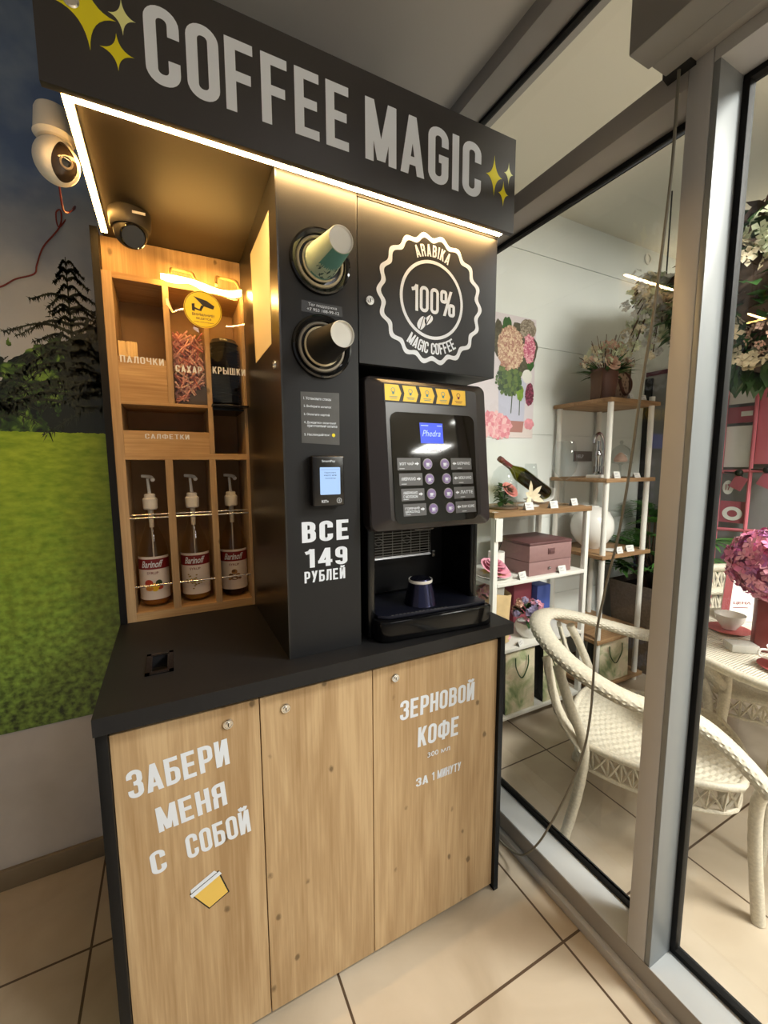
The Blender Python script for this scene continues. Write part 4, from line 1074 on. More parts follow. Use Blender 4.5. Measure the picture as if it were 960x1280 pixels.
bottle('syrup_bottle', 'syrup bottle with fruit on its label in the left bay of the rack', -.064, M['syrup_amber'], .150, 'fruit')
bottle('syrup_bottle', 'syrup bottle with pale nuts on its label in the middle bay of the rack', .063, M['syrup_gold'], .150, 'nuts')
bottle('syrup_bottle', 'syrup bottle of very dark syrup in the right bay of the rack', .190, M['syrup_brown'], .080, 'caramel')

# ================================================================== COFFEE MACHINE
cm = thing('coffee_machine', 'black bean-to-cup coffee machine with blue display on the worktop', 'coffee machine', (.67, 1.15, .952))
f = MB()
f.box(.475, .862, 1.20, 1.48, .9555, 1.672)                       # rear body
f.box(.475, .500, 1.035, 1.20, .9555, 1.29); f.box(.835, .862, 1.035, 1.20, .9555, 1.29)   # cheeks
f.box(.475, .862, 1.035, 1.20, 1.285, 1.672)                      # head
f.build('body', M['machine_body'], cm, bevel=.006, seg=3)
f = MB(); f.cone((.49, 1.05, .9523), (.49, 1.05, .956), .012, .012, 16); f.cone((.85, 1.05, .9523), (.85, 1.05, .956), .012, .012, 16); f.cone((.49, 1.44, .9523), (.49, 1.44, .956), .012, .012, 16); f.cone((.85, 1.44, .9523), (.85, 1.44, .956), .012, .012, 16)
f.build('rubber_feet', M['gasket'], cm)
# door: frustum face leaning back a little
xl, xr, zb, zt = .464, .868, 1.268, 1.682
def yf(z, depth=0): return .968+(z-zb)/(zt-zb)*.043-depth
def fd(u, v, w=0): return (u, yf(v)-w, v)
outer = rrect(xl, xr, zb, zt, .022, 6); inner = rrect(xl+.052, xr-.048, zb+.030, zt-.022, .012, 6)
f = MB(); k = len(outer)
vs = [fd(u, v, -.066) for u, v in outer]+[fd(u, v, -.022) for u, v in outer]+[fd(u, v, -.016) for u, v in rrect(xl+.003, xr-.003, zb+.003, zt-.003, .02, 6)]+[fd(u, v, 0) for u, v in inner]
fs = [tuple(range(k))]
for a in range(3): fs += [(a*k+i, a*k+(i+1) % k, (a+1)*k+(i+1) % k, (a+1)*k+i) for i in range(k)]
fs.append(tuple(range(3*k, 4*k)))
f.add(vs, fs); dr = f.build('front_door', M['plastic_dark'], cm, smooth=True, angle=14)
f = MB(); pl = []
for p in rrect(.528, .806, 1.288, 1.588, .022, 6): pl.append(p)
f.prism([(u, v) for u, v in pl], lambda u, v, w=0: fd(u, v, w), .0022); cp = f.build('control_panel', M['gloss_black'], dr)
FD = lambda u, v, w=0: fd(u, v, .0026+w)
FDo = lambda u, v, w=0: fd(u, v, .0006+w)
f = MB(); f.flat([(.619, 1.506), (.694, 1.506), (.693, 1.562), (.617, 1.562)], FD); sc = f.build('display', M['screen_blue'], cp)
f = MB(); put_type(f, 'Phedra', .627, .686, 1.525, 1.542, FD, .0, .0006, shear=.3); f.flat([(.621, 1.5535), (.645, 1.5535), (.645, 1.5555), (.621, 1.5555)], FD, .0006); f.flat([(.674, 1.5535), (.690, 1.5535), (.690, 1.5555), (.674, 1.5555)], FD, .0006); f.build('display_text', M['screen_text'], sc)
f = MB(); put_type(f, 'Saeco', .646, .686, 1.482, 1.494, FD, .02, .0003); f.ringflat(circle(.638, 1.488, .005, 20), circle(.638, 1.488, .0022, 20), FD, .0003); f.build('maker_lettering', M['btn_rim'], cp)
LT = [('ХОТ ЧАЙ',), ('АМЕРИКАНО',), ('АМЕРИКАНО', 'С МОЛОКОМ'), ('ГОРЯЧИЙ', 'ШОКОЛАД')]; RT = [('КАПУЧИНО',), ('МОКАЧИНО',), ('ЛАТТЕ',), ('РАФ КОФЕ',)]
for i in range(4):
    z = 1.449-i*.0413; dx = .004*i
    for sgn, bx in ((0, .637+dx), (1, .694+dx)):
        f = MB(); f.prism(circle(bx, z, .0150, 28), FD, .0012); br_ = f.build('button', M['btn_rim'], cp)
        f = MB(); f.prism(circle(bx, z, .0130, 28), lambda u, v, w=0: FD(u, v, .0012+w), .0012); bo = f.build('button_cap', M['btn'], br_)
        f = MB(); f.flat([(bx-.006, z+.003), (bx+.004, z+.003), (bx+.003, z-.005), (bx-.005, z-.005)], FD, .0028)
        f.ringflat(circle(bx+.005, z, .0030, 14), circle(bx+.005, z, .0019, 14), FD, .0028); f.flat([(bx-.007, z-.0062), (bx+.006, z-.0062), (bx+.006, z-.0072), (bx-.007, z-.0072)], FD, .0028); f.build('cup_symbol', M['vinyl_white'], br_)
    la = (.541+dx, .614+dx); ra = (.716+dx*.8, .789+dx*.8)
    for (a, b), txt, left in ((la, LT[i], True), (ra, RT[i], False)):
        f = MB(); f.flat([(a, z-.0165), (b, z-.0165), (b, z+.0165), (a, z+.0165)], FD, .0006); lo = f.build('drink_label', M['lab_grey'], cp)
        f = MB()
        ta, tb_ = (a+.006, b-.022) if left else (a+.022, b-.006)
        if len(txt) == 1: put_type(f, txt[0], ta, tb_, z-.003, z+.006, FD, .02, .0009)
        else: put_type(f, txt[0], ta, tb_, z+.001, z+.009, FD, .02, .0009); put_type(f, txt[1], ta, tb_, z-.009, z-.001, FD, .02, .0009)
        ax = b-.012 if left else a+.012; s = 1 if left else -1
        f.flat([(ax-.006*s, z+.003), (ax, z+.003), (ax, z-.001), (ax-.006*s, z-.001)], FD, .0009); f.flat([(ax, z+.006), (ax+.007*s, z+.001), (ax, z-.004)], FD, .0009)
        f.flat([(ta, z-.0128), (ta+.016, z-.0128), (ta+.016, z-.0116), (ta, z-.0116)], FD, .0009)
        f.build('label_print', M['vinyl_white'], lo)
f = MB(); f.flat([(.512, 1.613), (.786, 1.613), (.785, 1.663), (.513, 1.663)], FDo); sp = f.build('arrow_strip', M['print_black'], dr)
for i in range(5):
    a = .5155+i*.0535; wd = .050
    f = MB(); P = [(a, 1.617), (a+wd-.008, 1.617), (a+wd, 1.638), (a+wd-.008, 1.6595), (a, 1.6595)]
    if i: P.append((a+.006, 1.638))
    if i == 4: P = [(a, 1.617), (a+wd, 1.617), (a+wd, 1.6595), (a, 1.6595), (a+.006, 1.638)]
    fdz = lambda u, v, w=0: fd(u, v, .0012+w)
    cc = (a+wd*.5, 1.638); vs = [fdz(*cc)]+[fdz(u, v) for u, v in P]; f.add(vs, [(0, 1+q, 1+(q+1) % len(P)) for q in range(len(P))])
    ao = f.build('step_sticker', M['arrow_yellow'], sp)
    f = MB(); cx = a+wd*.5
    f.ringflat(circle(cx, 1.645, .0065, 18), circle(cx, 1.645, .0050, 18), lambda u, v, w=0: fd(u, v, .0016+w)); f.flat([(cx-.004, 1.641), (cx+.004, 1.641), (cx+.003, 1.634), (cx-.003, 1.634)], lambda u, v, w=0: fd(u, v, .0016+w))
    for q in (0, 1): f.flat([(cx-.013+q*.003, 1.627-q*.004), (cx+.013-q*.003, 1.627-q*.004), (cx+.013-q*.003, 1.6285-q*.004), (cx-.013+q*.003, 1.6285-q*.004)], lambda u, v, w=0: fd(u, v, .0016+w))
    f.build('step_print', M['cup_dark'] if i < 4 else M['label_red'], ao)
# brewing bay
f = MB(); f.box(.50, .835, 1.195, 1.199, 1.03, 1.285); f.build('bay_back', plain('bay_black', srgb(9, 9, 12), .5, spec=.3), cm)
gr = MB()
for i in range(10): z = 1.170+i*.0085; gr.rod((.530, 1.12, z), (.735, 1.12, z), .0011, 6)
for i in range(7): x = .534+i*.033; gr.rod((x, 1.121, 1.160), (x, 1.121, 1.252), .0011, 6)
gr.sweep([(.528, 1.12, 1.164), (.738, 1.12, 1.164), (.738, 1.12, 1.250), (.528, 1.12, 1.250)], .0020, 8, closed=True)
for cx in (.551, .650): gr.sweep([(cx-.018, 1.118, 1.214), (cx, 1.118, 1.226), (cx+.018, 1.118, 1.214), (cx, 1.118, 1.202)], .0014, 6, closed=True)
gr.rod((.515, 1.12, 1.160), (.750, 1.12, 1.160), .0028, 8)
gr.build('folding_cup_grille', M['steel'], cm, smooth=True)
f = MB(); f.box(.512, .528, 1.112, 1.20, 1.150, 1.172); f.box(.740, .754, 1.112, 1.20, 1.150, 1.172); f.build('grille_hinge', M['plastic_black'], cm, bevel=.003)
f = MB(); f.box(.63, .70, 1.04, 1.18, 1.252, 1.286); f.build('spout', M['plastic_black'], cm, bevel=.006)
# drip tray
xa, xb = .487, .872
f = MB()
pl = [(xa, 1.20), (xa, 1.015), (xa+.012, .995), (xa+.035, .985), (xb-.06, .966), (xb-.02, .964), (xb-.004, .972), (xb, .995), (xb, 1.20)]
f.prism(pl, lambda u, v, w=0: (u, v, .953+w), .062); tr = f.build('drip_tray', M['tray_black'], cm, bevel=.006, seg=3)
f = MB(); pl2 = [(xa+.012, 1.19), (xa+.012, 1.02), (xa+.04, .999), (xb-.05, .982), (xb-.016, .986), (xb-.012, 1.19)]
f.prism(pl2, lambda u, v, w=0: (u, v, 1.0155+w), .010); dt = f.build('tray_grid', M['drip_blue'], tr, bevel=.002)
f = MB()
for i in range(15):
    t = i/14; x = xa+.045+t*.175; y = .998-t*.0093; f.box(x, x+.008, y+.002, y+.006, 1.0256, 1.0262)
f.build('drain_slots', M['steel'], dt)
# upturned cup on the tray
cpn = thing('steel_cup', 'small dark steel cup turned upside down on the drip tray', 'cup', (.664, 1.06, 1.0262))
f = MB(); f.lathe([(.0, .078), (.030, .078), (.0335, .074), (.0350, .066), (.0365, .062), (.049, .004), (.0505, .0003), (.0, .0003)], (.664, 1.06, 1.0262), 44); f.build('cup_wall', M['dark_steel'], cpn, smooth=True)
f = MB(); f.shell([(.0340, .0748), (.0360, .0755), (.0366, .070), (.0354, .066)], (.664, 1.06, 1.0262), 44); f.build('base_ring', M['white_plastic'], cpn, smooth=True)

# ================================================================== SHOP BEHIND THE GLASS
# partition on the right
pn = struct_empty('wall_right', (3.3, .5, 0))
MB().box(3.28, 3.32, -.6, 2.02, 0, 2.10).build('grey_board', M['grey_panel'], pn)
MB().box(3.275, 3.325, -.6, 2.02, 2.10, 2.13).build('plum_edge', M['plum'], pn)
MB().box(3.285, 3.32, -.6, 2.02, 2.13, 2.62).build('white_board', M['wall_paint'], pn)
MB().box(3.262, 3.28, 1.965, 2.015, 0, 2.08).build('dark_upright', M['dark'], pn)

# poster
po = thing('flower_poster', 'tall poster of a hydrangea bouquet in a glass vase on the shop wall', 'poster', (1.90, 2.018, 1.61))
FPO = front(2.0185)
def pr(name, mat, polys, w, parent=None):
    f = MB()
    for p in polys: f.flat(p, FPO, w)
    return f.build(name, mat, parent or po)
f = MB(); f.box(1.56, 2.11, 2.0165, 2.0198, 1.61, 2.345); psh = f.build('sheet', plain('poster_paper', srgb(216, 208, 212), .5), po)
FPO = front(2.0165)
def blob(cx, cz, rx, rz, n=30, jag=.08, seed=1):
    random.seed(seed); ph = [random.random()*6.28 for _ in range(4)]
    return [(cx+rx*math.cos(t)*(1+jag*math.sin(5*t+ph[0])+jag*.6*math.sin(9*t+ph[1])), cz+rz*math.sin(t)*(1+jag*math.sin(6*t+ph[2])+jag*.6*math.sin(11*t+ph[3]))) for t in [2*PI*i/n for i in range(n)]]
pr('vase_print', plain('vase_print', srgb(196, 198, 216), .4), [[(1.82, 1.715), (2.03, 1.715), (2.04, 1.98), (1.81, 1.98)]], .0003, psh)
pr('stem_print', plain('stem_print', srgb(70, 84, 62), .5), [[(1.915, 1.76), (1.922, 1.76), (1.936, 1.98), (1.926, 1.98)], [(1.985, 1.75), (1.992, 1.75), (1.992, 1.98), (1.984, 1.98)]], .0006, psh)
pr('leaf_print', M['leaf'], [blob(1.90, 1.96, .095, .085, seed=3), blob(1.87, 2.27, .04, .06, seed=9), blob(2.07, 2.08, .03, .05, seed=12)], .0009, psh)
pr('light_leaf_print', M['leaf_light'], [blob(1.93, 1.94, .045, .05, seed=5), blob(1.99, 1.89, .03, .05, seed=6)], .0012, psh)
hp = plain('hydrangea_print', srgb(206, 176, 150), .6, noise=.35, nscale=70)
def print_bloom(name, cx, cz, rx, rz, n, size, cols, w):
    f = MB()
    for k in range(n):
        r = math.sqrt(random.random()); a = random.random()*2*PI; px, pz = cx+rx*r*math.cos(a), cz+rz*r*math.sin(a); a0 = random.random()*6; s = size*random.uniform(.7, 1.2)
        for j in range(4):
            b = a0+j*PI/2; u = (math.cos(b), math.sin(b)); v = (-u[1], u[0])
            f.flat([(px, pz), (px+s*(u[0]*.6-v[0]*.42), pz+s*(u[1]*.6-v[1]*.42)), (px+s*u[0], pz+s*u[1]), (px+s*(u[0]*.6+v[0]*.42), pz+s*(u[1]*.6+v[1]*.42))], FPO, w+.0000012*(k*4+j), random.randrange(len(cols)))
    return f.build(name, cols, psh)
random.seed(77)
pc = lambda n, r, g, b: plain(n, srgb(r, g, b), .6)
pr('foliage_print', plain('foliage_print', srgb(84, 80, 62), .6, noise=.4, nscale=50), [blob(1.97, 2.15, .15, .15, jag=.1, seed=14), blob(1.80, 2.2, .06, .1, jag=.1, seed=15)], .0007, psh)
print_bloom('cream_petals_print', 1.90, 2.15, .105, .125, 260, .017, [pc('pp1', 226, 200, 170), pc('pp2', 196, 160, 136), pc('pp3', 176, 128, 112)], .0016)
print_bloom('pink_petals_print', 2.055, 2.165, .045, .085, 120, .015, [pc('pp4', 226, 150, 166), pc('pp5', 190, 92, 120), pc('pp6', 236, 180, 186)], .0018)
print_bloom('grey_petals_print', 2.04, 2.28, .062, .055, 120, .012, [pc('pp7', 170, 158, 140), pc('pp8', 120, 108, 92)], .0013)
print_bloom('dark_petals_print', 2.07, 1.885, .030, .065, 70, .013, [pc('pp9', 150, 70, 96), pc('pp10', 96, 36, 56)], .0018)
print_bloom('leaf_petals_print', 1.895, 1.965, .095, .08, 60, .034, [pc('pp11', 78, 100, 62), pc('pp12', 104, 124, 70), pc('pp13', 62, 80, 56)], .0012)
print_bloom('rose_petals_print', 1.795, 1.68, .115, .062, 60, .040, [pc('pp14', 236, 170, 176), pc('pp15', 222, 140, 152), pc('pp16', 240, 196, 196)], .0016)
pr('cream_bloom_print', hp, [blob(1.90, 2.15, .105, .125, jag=.03, seed=4)], .0012, psh)
pr('grey_bloom_print', plain('grey_bloom_print', srgb(150, 138, 122), .6, noise=.4, nscale=90), [blob(2.04, 2.28, .068, .06, jag=.04, seed=8)], .0010, psh)
pr('pink_bloom_print', plain('pink_bloom_print', srgb(204, 116, 140), .6, noise=.4, nscale=70), [blob(2.058, 2.165, .047, .085, jag=.04, seed=8)], .0014, psh)
pr('dark_bloom_print', plain('dark_bloom_print', srgb(128, 52, 76), .6, noise=.5, nscale=80), [blob(2.07, 1.885, .035, .07, jag=.05, seed=2)], .0014, psh)
pr('white_bloom_print', plain('white_bloom_print', srgb(226, 226, 218), .6), [blob(2.045, 1.995, .042, .042, jag=.02, seed=2)], .0012, psh)
pr('cloth_print', plain('cloth_print', srgb(226, 214, 210), .5), [[(1.56, 1.612), (2.108, 1.612), (2.108, 1.69), (1.56, 1.70)]], .0003, psh)
pk = plain('rose_print', srgb(226, 150, 160), .6, noise=.22, nscale=34)
pr('rose_print', pk, [blob(1.80, 1.685, .125, .072, jag=.05, seed=7), blob(2.075, 1.70, .042, .035, seed=3)], .0012, psh)
pr('reflection_print', plain('reflection_print', srgb(178, 128, 120), .5), [[(1.90, 1.645), (2.02, 1.645), (2.03, 1.715), (1.89, 1.715)]], .0009, psh)

gs = thing('wall_sign', 'small grey wall sign with white letters behind the tall corner shelf', 'sign', (2.60, 2.018, 1.46))
MB().box(2.51, 2.69, 2.008, 2.0198, 1.462, 1.532).build('board', M['grey_sign'], gs)
f = MB(); put_type(f, 'HELP', 2.525, 2.60, 1.485, 1.509, front(2.008), .02); f.build('lettering', M['vinyl_white'], gs)
so_ = MB(); T = Matrix.Translation((3.2, 2.0195, 2.93)) @ Matrix.Rotation(PI/2, 4, 'X')
so_.lathe([(.038, 0), (.038, .008), (.026, .010), (.024, .003), (0, .003)], n=28, T=T)
tag(so_.build('cable_outlet', M['shelf_white'], smooth=True), 'small round white cable outlet high on the shop wall', 'outlet')

# ---- low white shelf
su = thing('shelf_unit', 'low white shelf unit with an oak top board behind the coffee station', 'shelf unit', (1.80, 1.79, 0))
for x in (1.44, 2.13):
    for y in (1.602, 1.955):
        f = MB(); f.box(x, x+.028, y, y+.028, 0, 1.205 if y < 1.7 else 1.34); f.build('post', M['shelf_white'], su, bevel=.002)
f = MB(); f.box(1.432, 2.166, 1.598, 1.985, 1.176, 1.2045); f.build('top_board', M['shelf_oak'], su, bevel=.002)
for z in (.812, .442, .058):
    f = MB(); f.box(1.468, 2.13, 1.60, 1.985, z, z+.020); f.build('shelf', M['shelf_white'], su, bevel=.002)
# ---- tall corner shelf
tu = thing('shelf_unit', 'tall narrow shelf unit with oak boards and white posts left of the mullion', 'shelf unit', (2.515, 1.81, 0))
for x in (2.305, 2.70):
    for y in (1.625, 1.985):
        f = MB(); f.rod((x+.014, y, 0), (x+.014, y, 1.815 if (x, y) != (2.70, 1.625) else 1.86), .0165, 16); f.build('post', M['shelf_white'], tu, smooth=True)
for z in (1.805, 1.334, .866, .330, .030):
    f = MB(); f.box(2.285, 2.765, 1.60, 2.01, z, z+.024); f.build('shelf', M['shelf_oak'], tu, bevel=.002)

def price_tag(x, y, z, rz, label, w=.058, h=.040):
    t = thing('price_tag', label, 'price tag', (x, y, z)); T = Matrix.Translation((x, y, z)) @ Matrix.Rotation(rz, 4, 'Z')
    f = MB(); f.add([(-w/2, 0, .0005), (w/2, 0, .0005), (w/2, .012, h), (-w/2, .012, h), (-w/2, .026, .0005), (w/2, .026, .0005), (-w/2, .0125, h*.985), (w/2, .0125, h*.985)],
                    [(0, 1, 2, 3), (2, 3, 6, 7), (6, 7, 5, 4)], T=T); f.build('card', M['paper_white'], t)
    f = MB(); a = .012/h
    for v, u1 in ((.7, .7), (.55, .5), (.28, .8)):
        z0, z1 = h*v, h*(v+.07); f.add([(-w*.38, z0*a-.0006, z0), (w*(-.38+.76*u1), z0*a-.0006, z0), (w*(-.38+.76*u1), z1*a-.0006, z1), (-w*.38, z1*a-.0006, z1)], [(0, 1, 2, 3)], T=T)
    f.build('print', M['print_grey'], t); return t
price_tag(1.685, 1.607, 1.2045, 0, 'white price card in front of the rose dome'); price_tag(1.870, 1.607, 1.2045, 0, 'white price card in front of the wine bottle')
price_tag(2.10, 1.66, 1.2045, .1, 'white price card at the foot of the tall wine glass')
price_tag(1.955, 1.604, .832, 0, 'white price card in front of the mauve jewellery box'); price_tag(1.655, 1.606, .832, .15, 'white price card beside the pink rose plate')
price_tag(2.47, 1.61, .890, 0, 'white price card under the round white vase, left one'); price_tag(2.58, 1.615, .890, -.2, 'white price card under the round white vase, right one')
price_tag(2.50, 1.612, 1.829, .1, 'small price card on the top board before the lace picture, left one', .05, .035); price_tag(2.61, 1.612, 1.829, -.1, 'small price card on the top board before the lace picture, right one', .05, .035)
price_tag(2.40, 1.61, 1.358, 0, 'white price card before the silver swan-neck piece'); price_tag(2.60, 1.612, 1.358, -.1, 'white price card before the small glass cloche', .05, .03)
price_tag(1.66, 1.606, .462, .4, 'pale price card lying before the flower pot', .06, .03)
f = MB(); f.box(1.443, 1.487, 1.594, 1.597, 1.055, 1.172); ht = f.build('hanging_tag', M['paper_white'])
tag(ht, 'white hanging tag on the front post of the low shelf', 'tag')

# ---- plants: leaves and petals as small bent blades
def leaf(f, p, d, L, W, bend=.2, mi=0, up=None):
    d = Vector(d).normalized(); s = d.cross(Vector(up or (0, 0, 1)))
    if s.length < 1e-3: s = Vector((1, 0, 0))
    s.normalize(); n = s.cross(d); p = Vector(p)
    prof = [(0, .15), (.3, .9), (.65, .8), (1, .05)]; vs = []
    for t, wv in prof:
        c = p+d*(L*t)-n*(bend*L*t*t); vs += [c-s*(W*wv*.5)+n*(W*wv*.12), c, c+s*(W*wv*.5)+n*(W*wv*.12)]
    fs = []
    for i in range(3):
        for j in range(2): a = 3*i+j; fs.append((a, a+1, a+4, a+3))
    f.add(vs, fs, mi)
def rdir(zmin=-1, zmax=1):
    z = random.uniform(zmin, zmax); a = random.uniform(0, 2*PI); r = math.sqrt(max(0, 1-z*z)); return Vector((r*math.cos(a), r*math.sin(a), z))
def floret_ball(f, c, r, n, size, mats=1, zmin=-1.0, sc=(1, 1, 1), petals=4):
    c = Vector(c)
    for k in range(n):
        d = rdir(zmin); p = c+Vector((d.x*r*sc[0], d.y*r*sc[1], d.z*r*sc[2]))*random.uniform(.86, 1.06)
        q = (d+rdir()*.35).normalized().to_track_quat('Z', 'Y').to_matrix(); mi = random.randrange(mats); a0 = random.random()*6.28
        for j in range(petals):
            a = a0+2*PI*j/petals; u = q @ Vector((math.cos(a), math.sin(a), .25)); v = q @ Vector((-math.sin(a), math.cos(a), 0)); w_ = q @ Vector((0, 0, 1))
            s = size*random.uniform(.8, 1.15)
            f.add([p, p+u*s*.6-v*s*.42+w_*s*.05, p+u*s+w_*s*.02, p+u*s*.6+v*s*.42+w_*s*.05], [(0, 1, 2, 3)], mi)
def rose(f, c, r, mi=0, d=(0, -.5, .85)):
    q = Vector(d).normalized().to_track_quat('Z', 'Y').to_matrix(); c = Vector(c)
    for ring, (rr, hh, n, tilt) in enumerate(((.25, .55, 3, .1), (.5, .5, 5, .35), (.8, .36, 6, .7), (1.0, .2, 7, 1.0))):
        for j in range(n):
            a = 2*PI*j/n+ring*.5; e = Vector((math.cos(a), math.sin(a), 0)); t = Vector((-math.sin(a), math.cos(a), 0)); wv = rr*1.0+.2
            P = [e*rr*.3, e*rr*.55-t*wv*.5+Vector((0, 0, hh*.6)), e*rr-t*wv*.35+Vector((0, 0, hh)), e*(rr*1.08)+Vector((0, 0, hh*1.05)), e*rr+t*wv*.35+Vector((0, 0, hh)), e*rr*.55+t*wv*.5+Vector((0, 0, hh*.6))]
            f.add([c+q @ (p*r) for p in P], [(0, 1, 2, 3, 4, 5)], mi)

# rose under glass
random.seed(21)
rd = thing('rose_dome', 'coral rose with green leaves under a glass dome on the oak top', 'decoration', (1.60, 1.72, 1.2045))
f = MB(); f.lathe([(0, 0), (.078, 0), (.080, .008), (.076, .014), (0, .014)], (1.60, 1.72, 1.2046), 36); f.build('base_plate', M['wood_dark'], rd, smooth=True)
f = MB(); f.shell([(.072, .014), (.074, .08), (.070, .15), (.055, .20), (.03, .228), (.008, .235), (.008, .25), (0, .252)], (1.60, 1.72, 1.2046), 36); f.build('glass_dome', M['wine_glass'], rd, smooth=True)
f = MB(); f.rod((1.60, 1.72, 1.218), (1.605, 1.71, 1.31), .003, 8); f.build('stem', M['leaf_dark'], rd)
f = MB()
for k in range(80): d = rdir(-.3, .9); leaf(f, (1.596+d.x*.018, 1.715+d.y*.018, 1.235+random.random()*.09), d, random.uniform(.03, .05), .030)
f.build('leaves', M['leaf_dark'], rd, smooth=True)
f = MB(); rose(f, (1.618, 1.695, 1.305), .046, d=(.1, -.75, .65)); f.build('bloom', M['petal_coral'], rd, smooth=True)
# wine bottle on a flower holder
wb = thing('wine_bottle', 'green wine bottle with dark red neck lying slanted in a white flower holder', 'bottle', (1.86, 1.83, 1.2045))
nk = Vector((1.665, 1.83, 1.478)); bs = Vector((2.045, 1.83, 1.264)); ax = (nk-bs); Lb = ax.length; T = Matrix.Translation(bs) @ ax.normalized().to_track_quat('Z', 'Y').to_matrix().to_4x4()
f = MB(); f.lathe([(0, .012), (.022, .004), (.041, .002), (.0445, .010), (.0445, Lb*.55), (.041, Lb*.61), (.026, Lb*.69), (.0165, Lb*.76), (.0150, Lb*.80), (.0150, Lb*.985), (0, Lb*.985)], n=40, T=T); f.build('glass', M['wine_bottle'], wb, smooth=True, angle=50)
f = MB(); f.lathe([(.0156, Lb*.77), (.0160, Lb*.80), (.0158, Lb*.93), (.0172, Lb*.94), (.0172, Lb*.97), (.0158, Lb*.975), (.0158, Lb), (0, Lb)], n=32, T=T); f.build('neck_foil', plain('neck_foil', srgb(104, 34, 40), .35), wb, smooth=True)
f = MB(); f.lathe([(0, .016), (.038, .012), (.0425, .02), (.0425, Lb*.50), (0, Lb*.50)], n=32, T=T); f.build('wine', plain('wine_dark', srgb(34, 36, 4), .2), wb, smooth=True)
wh = thing('bottle_holder', 'white leaf-petalled flower holder carrying the slanted wine bottle', 'bottle holder', (1.86, 1.77, 1.2045))
f = MB()
for a, L in ((1.95, .105), (.85, .085), (2.75, .070), (-.35, .085), (-2.5, .065), (.15, .06)):
    leaf(f, (1.80, 1.715, 1.262), (math.cos(a), -.18, math.sin(a)), L, .036, -.12, up=(0, -1, .1))
f.build('petals', M['petal_cream'], wh, smooth=True)
f = MB(); f.lathe([(0, 0), (.058, 0), (.060, .006), (.050, .010), (.016, .018), (.012, .045), (0, .055)], (1.83, 1.76, 1.2046), 28); f.build('foot', M['ceramic'], wh, smooth=True)
f = MB(); f.sweep(spline([(1.83, 1.77, 1.245), (1.90, 1.80, 1.230), (2.00, 1.83, 1.216), (2.085, 1.83, 1.235), (2.095, 1.83, 1.30)]), (.006, .026), 12); f.build('cradle', M['ceramic'], wh, smooth=True)
def stem_glass(label, x, y, z, s):
    t = thing('wine_glass', label, 'glass', (x, y, z)); c = (x, y, z+.0003)
    f = MB(); f.lathe([(0, .004*s), (.036*s, .002*s), (.037*s, 0), (.037*s, .001), (.012*s, .006*s), (.004*s, .014*s), (.0035*s, .09*s), (.005*s, .10*s)], c, 36); f.build('stem', M['wine_glass'], t, smooth=True)
    f = MB(); f.shell([(.005*s, .100*s), (.022*s, .112*s), (.042*s, .138*s), (.046*s, .165*s), (.042*s, .215*s), (.036*s, .255*s)], c, 40); f.build('bowl', M['wine_glass'], t, smooth=True, angle=60); return t
stem_glass('tall clear wine glass at the right end of the oak top', 2.045, 1.70, 1.2045, 1.45)
stem_glass('small clear wine glass behind the wine bottle', 2.02, 1.935, 1.2045, .95)
# jewellery box
jb = thing('jewellery_box', 'mauve two-tier jewellery box with a lower drawer on the white shelf', 'box', (1.88, 1.73, .832))
f = MB(); f.box(1.715, 2.045, 1.628, 1.90, .8325, .908); f.build('lower_tier', M['mauve_box'], jb, bevel=.003)
f = MB(); f.box(1.715, 2.045, 1.628, 1.90, .910, 1.002); f.build('upper_tier', M['mauve_box'], jb, bevel=.003)
f = MB(); f.box(1.713, 2.047, 1.626, 1.902, 1.0025, 1.018); f.build('lid', M['mauve_dark'], jb, bevel=.004)
f = MB(); f.box(1.855, 1.905, 1.6235, 1.628, .945, .978); f.box(1.862, 1.898, 1.620, 1.6235, .953, .970); f.build('clasp', M['mauve_dark'], jb, bevel=.001)
f = MB(); f.ball((1.865, 1.622, .868), .008, 14, 10); f.build('drawer_knob', M['silver'], jb, smooth=True)
# rose candle on a plate
rp = thing('rose_gift', 'pink and cream rose-shaped soap gift on a white plate', 'decoration', (1.545, 1.72, .832))
f = MB(); f.lathe([(0, .003), (.06, .002), (.062, 0), (.066, .003), (.098, .014), (.1, .017), (.095, .0175), (.062, .008), (0, .008)], (1.545, 1.72, .8323), 40); f.build('plate', M['ceramic'], rp, smooth=True)
f = MB(); random.seed(4); rose(f, (1.545, 1.71, .872), .082, d=(.15, -.45, .9)); rose(f, (1.545, 1.705, .905), .05, d=(.1, -.3, 1)); f.build('petals', M['petal_pink'], rp, smooth=True)
f = MB()
for k in range(10): leaf(f, (1.545, 1.71, .845), (math.cos(k*.63), math.sin(k*.63), .45), .085, .055)
f.build('leaves', plain('cream_leaf', srgb(224, 206, 120), .6), rp, smooth=True)
f = MB(); f.lathe([(0, 0), (.045, 0), (.045, .12), (0, .12)], (1.60, 1.76, .8412), 24); f.build('white_candle', M['ceramic'], rp, smooth=True)
f = MB(); f.rod((1.60, 1.75, .955), (1.625, 1.74, 1.03), .0025, 6); f.build('stick', M['dark'], rp)
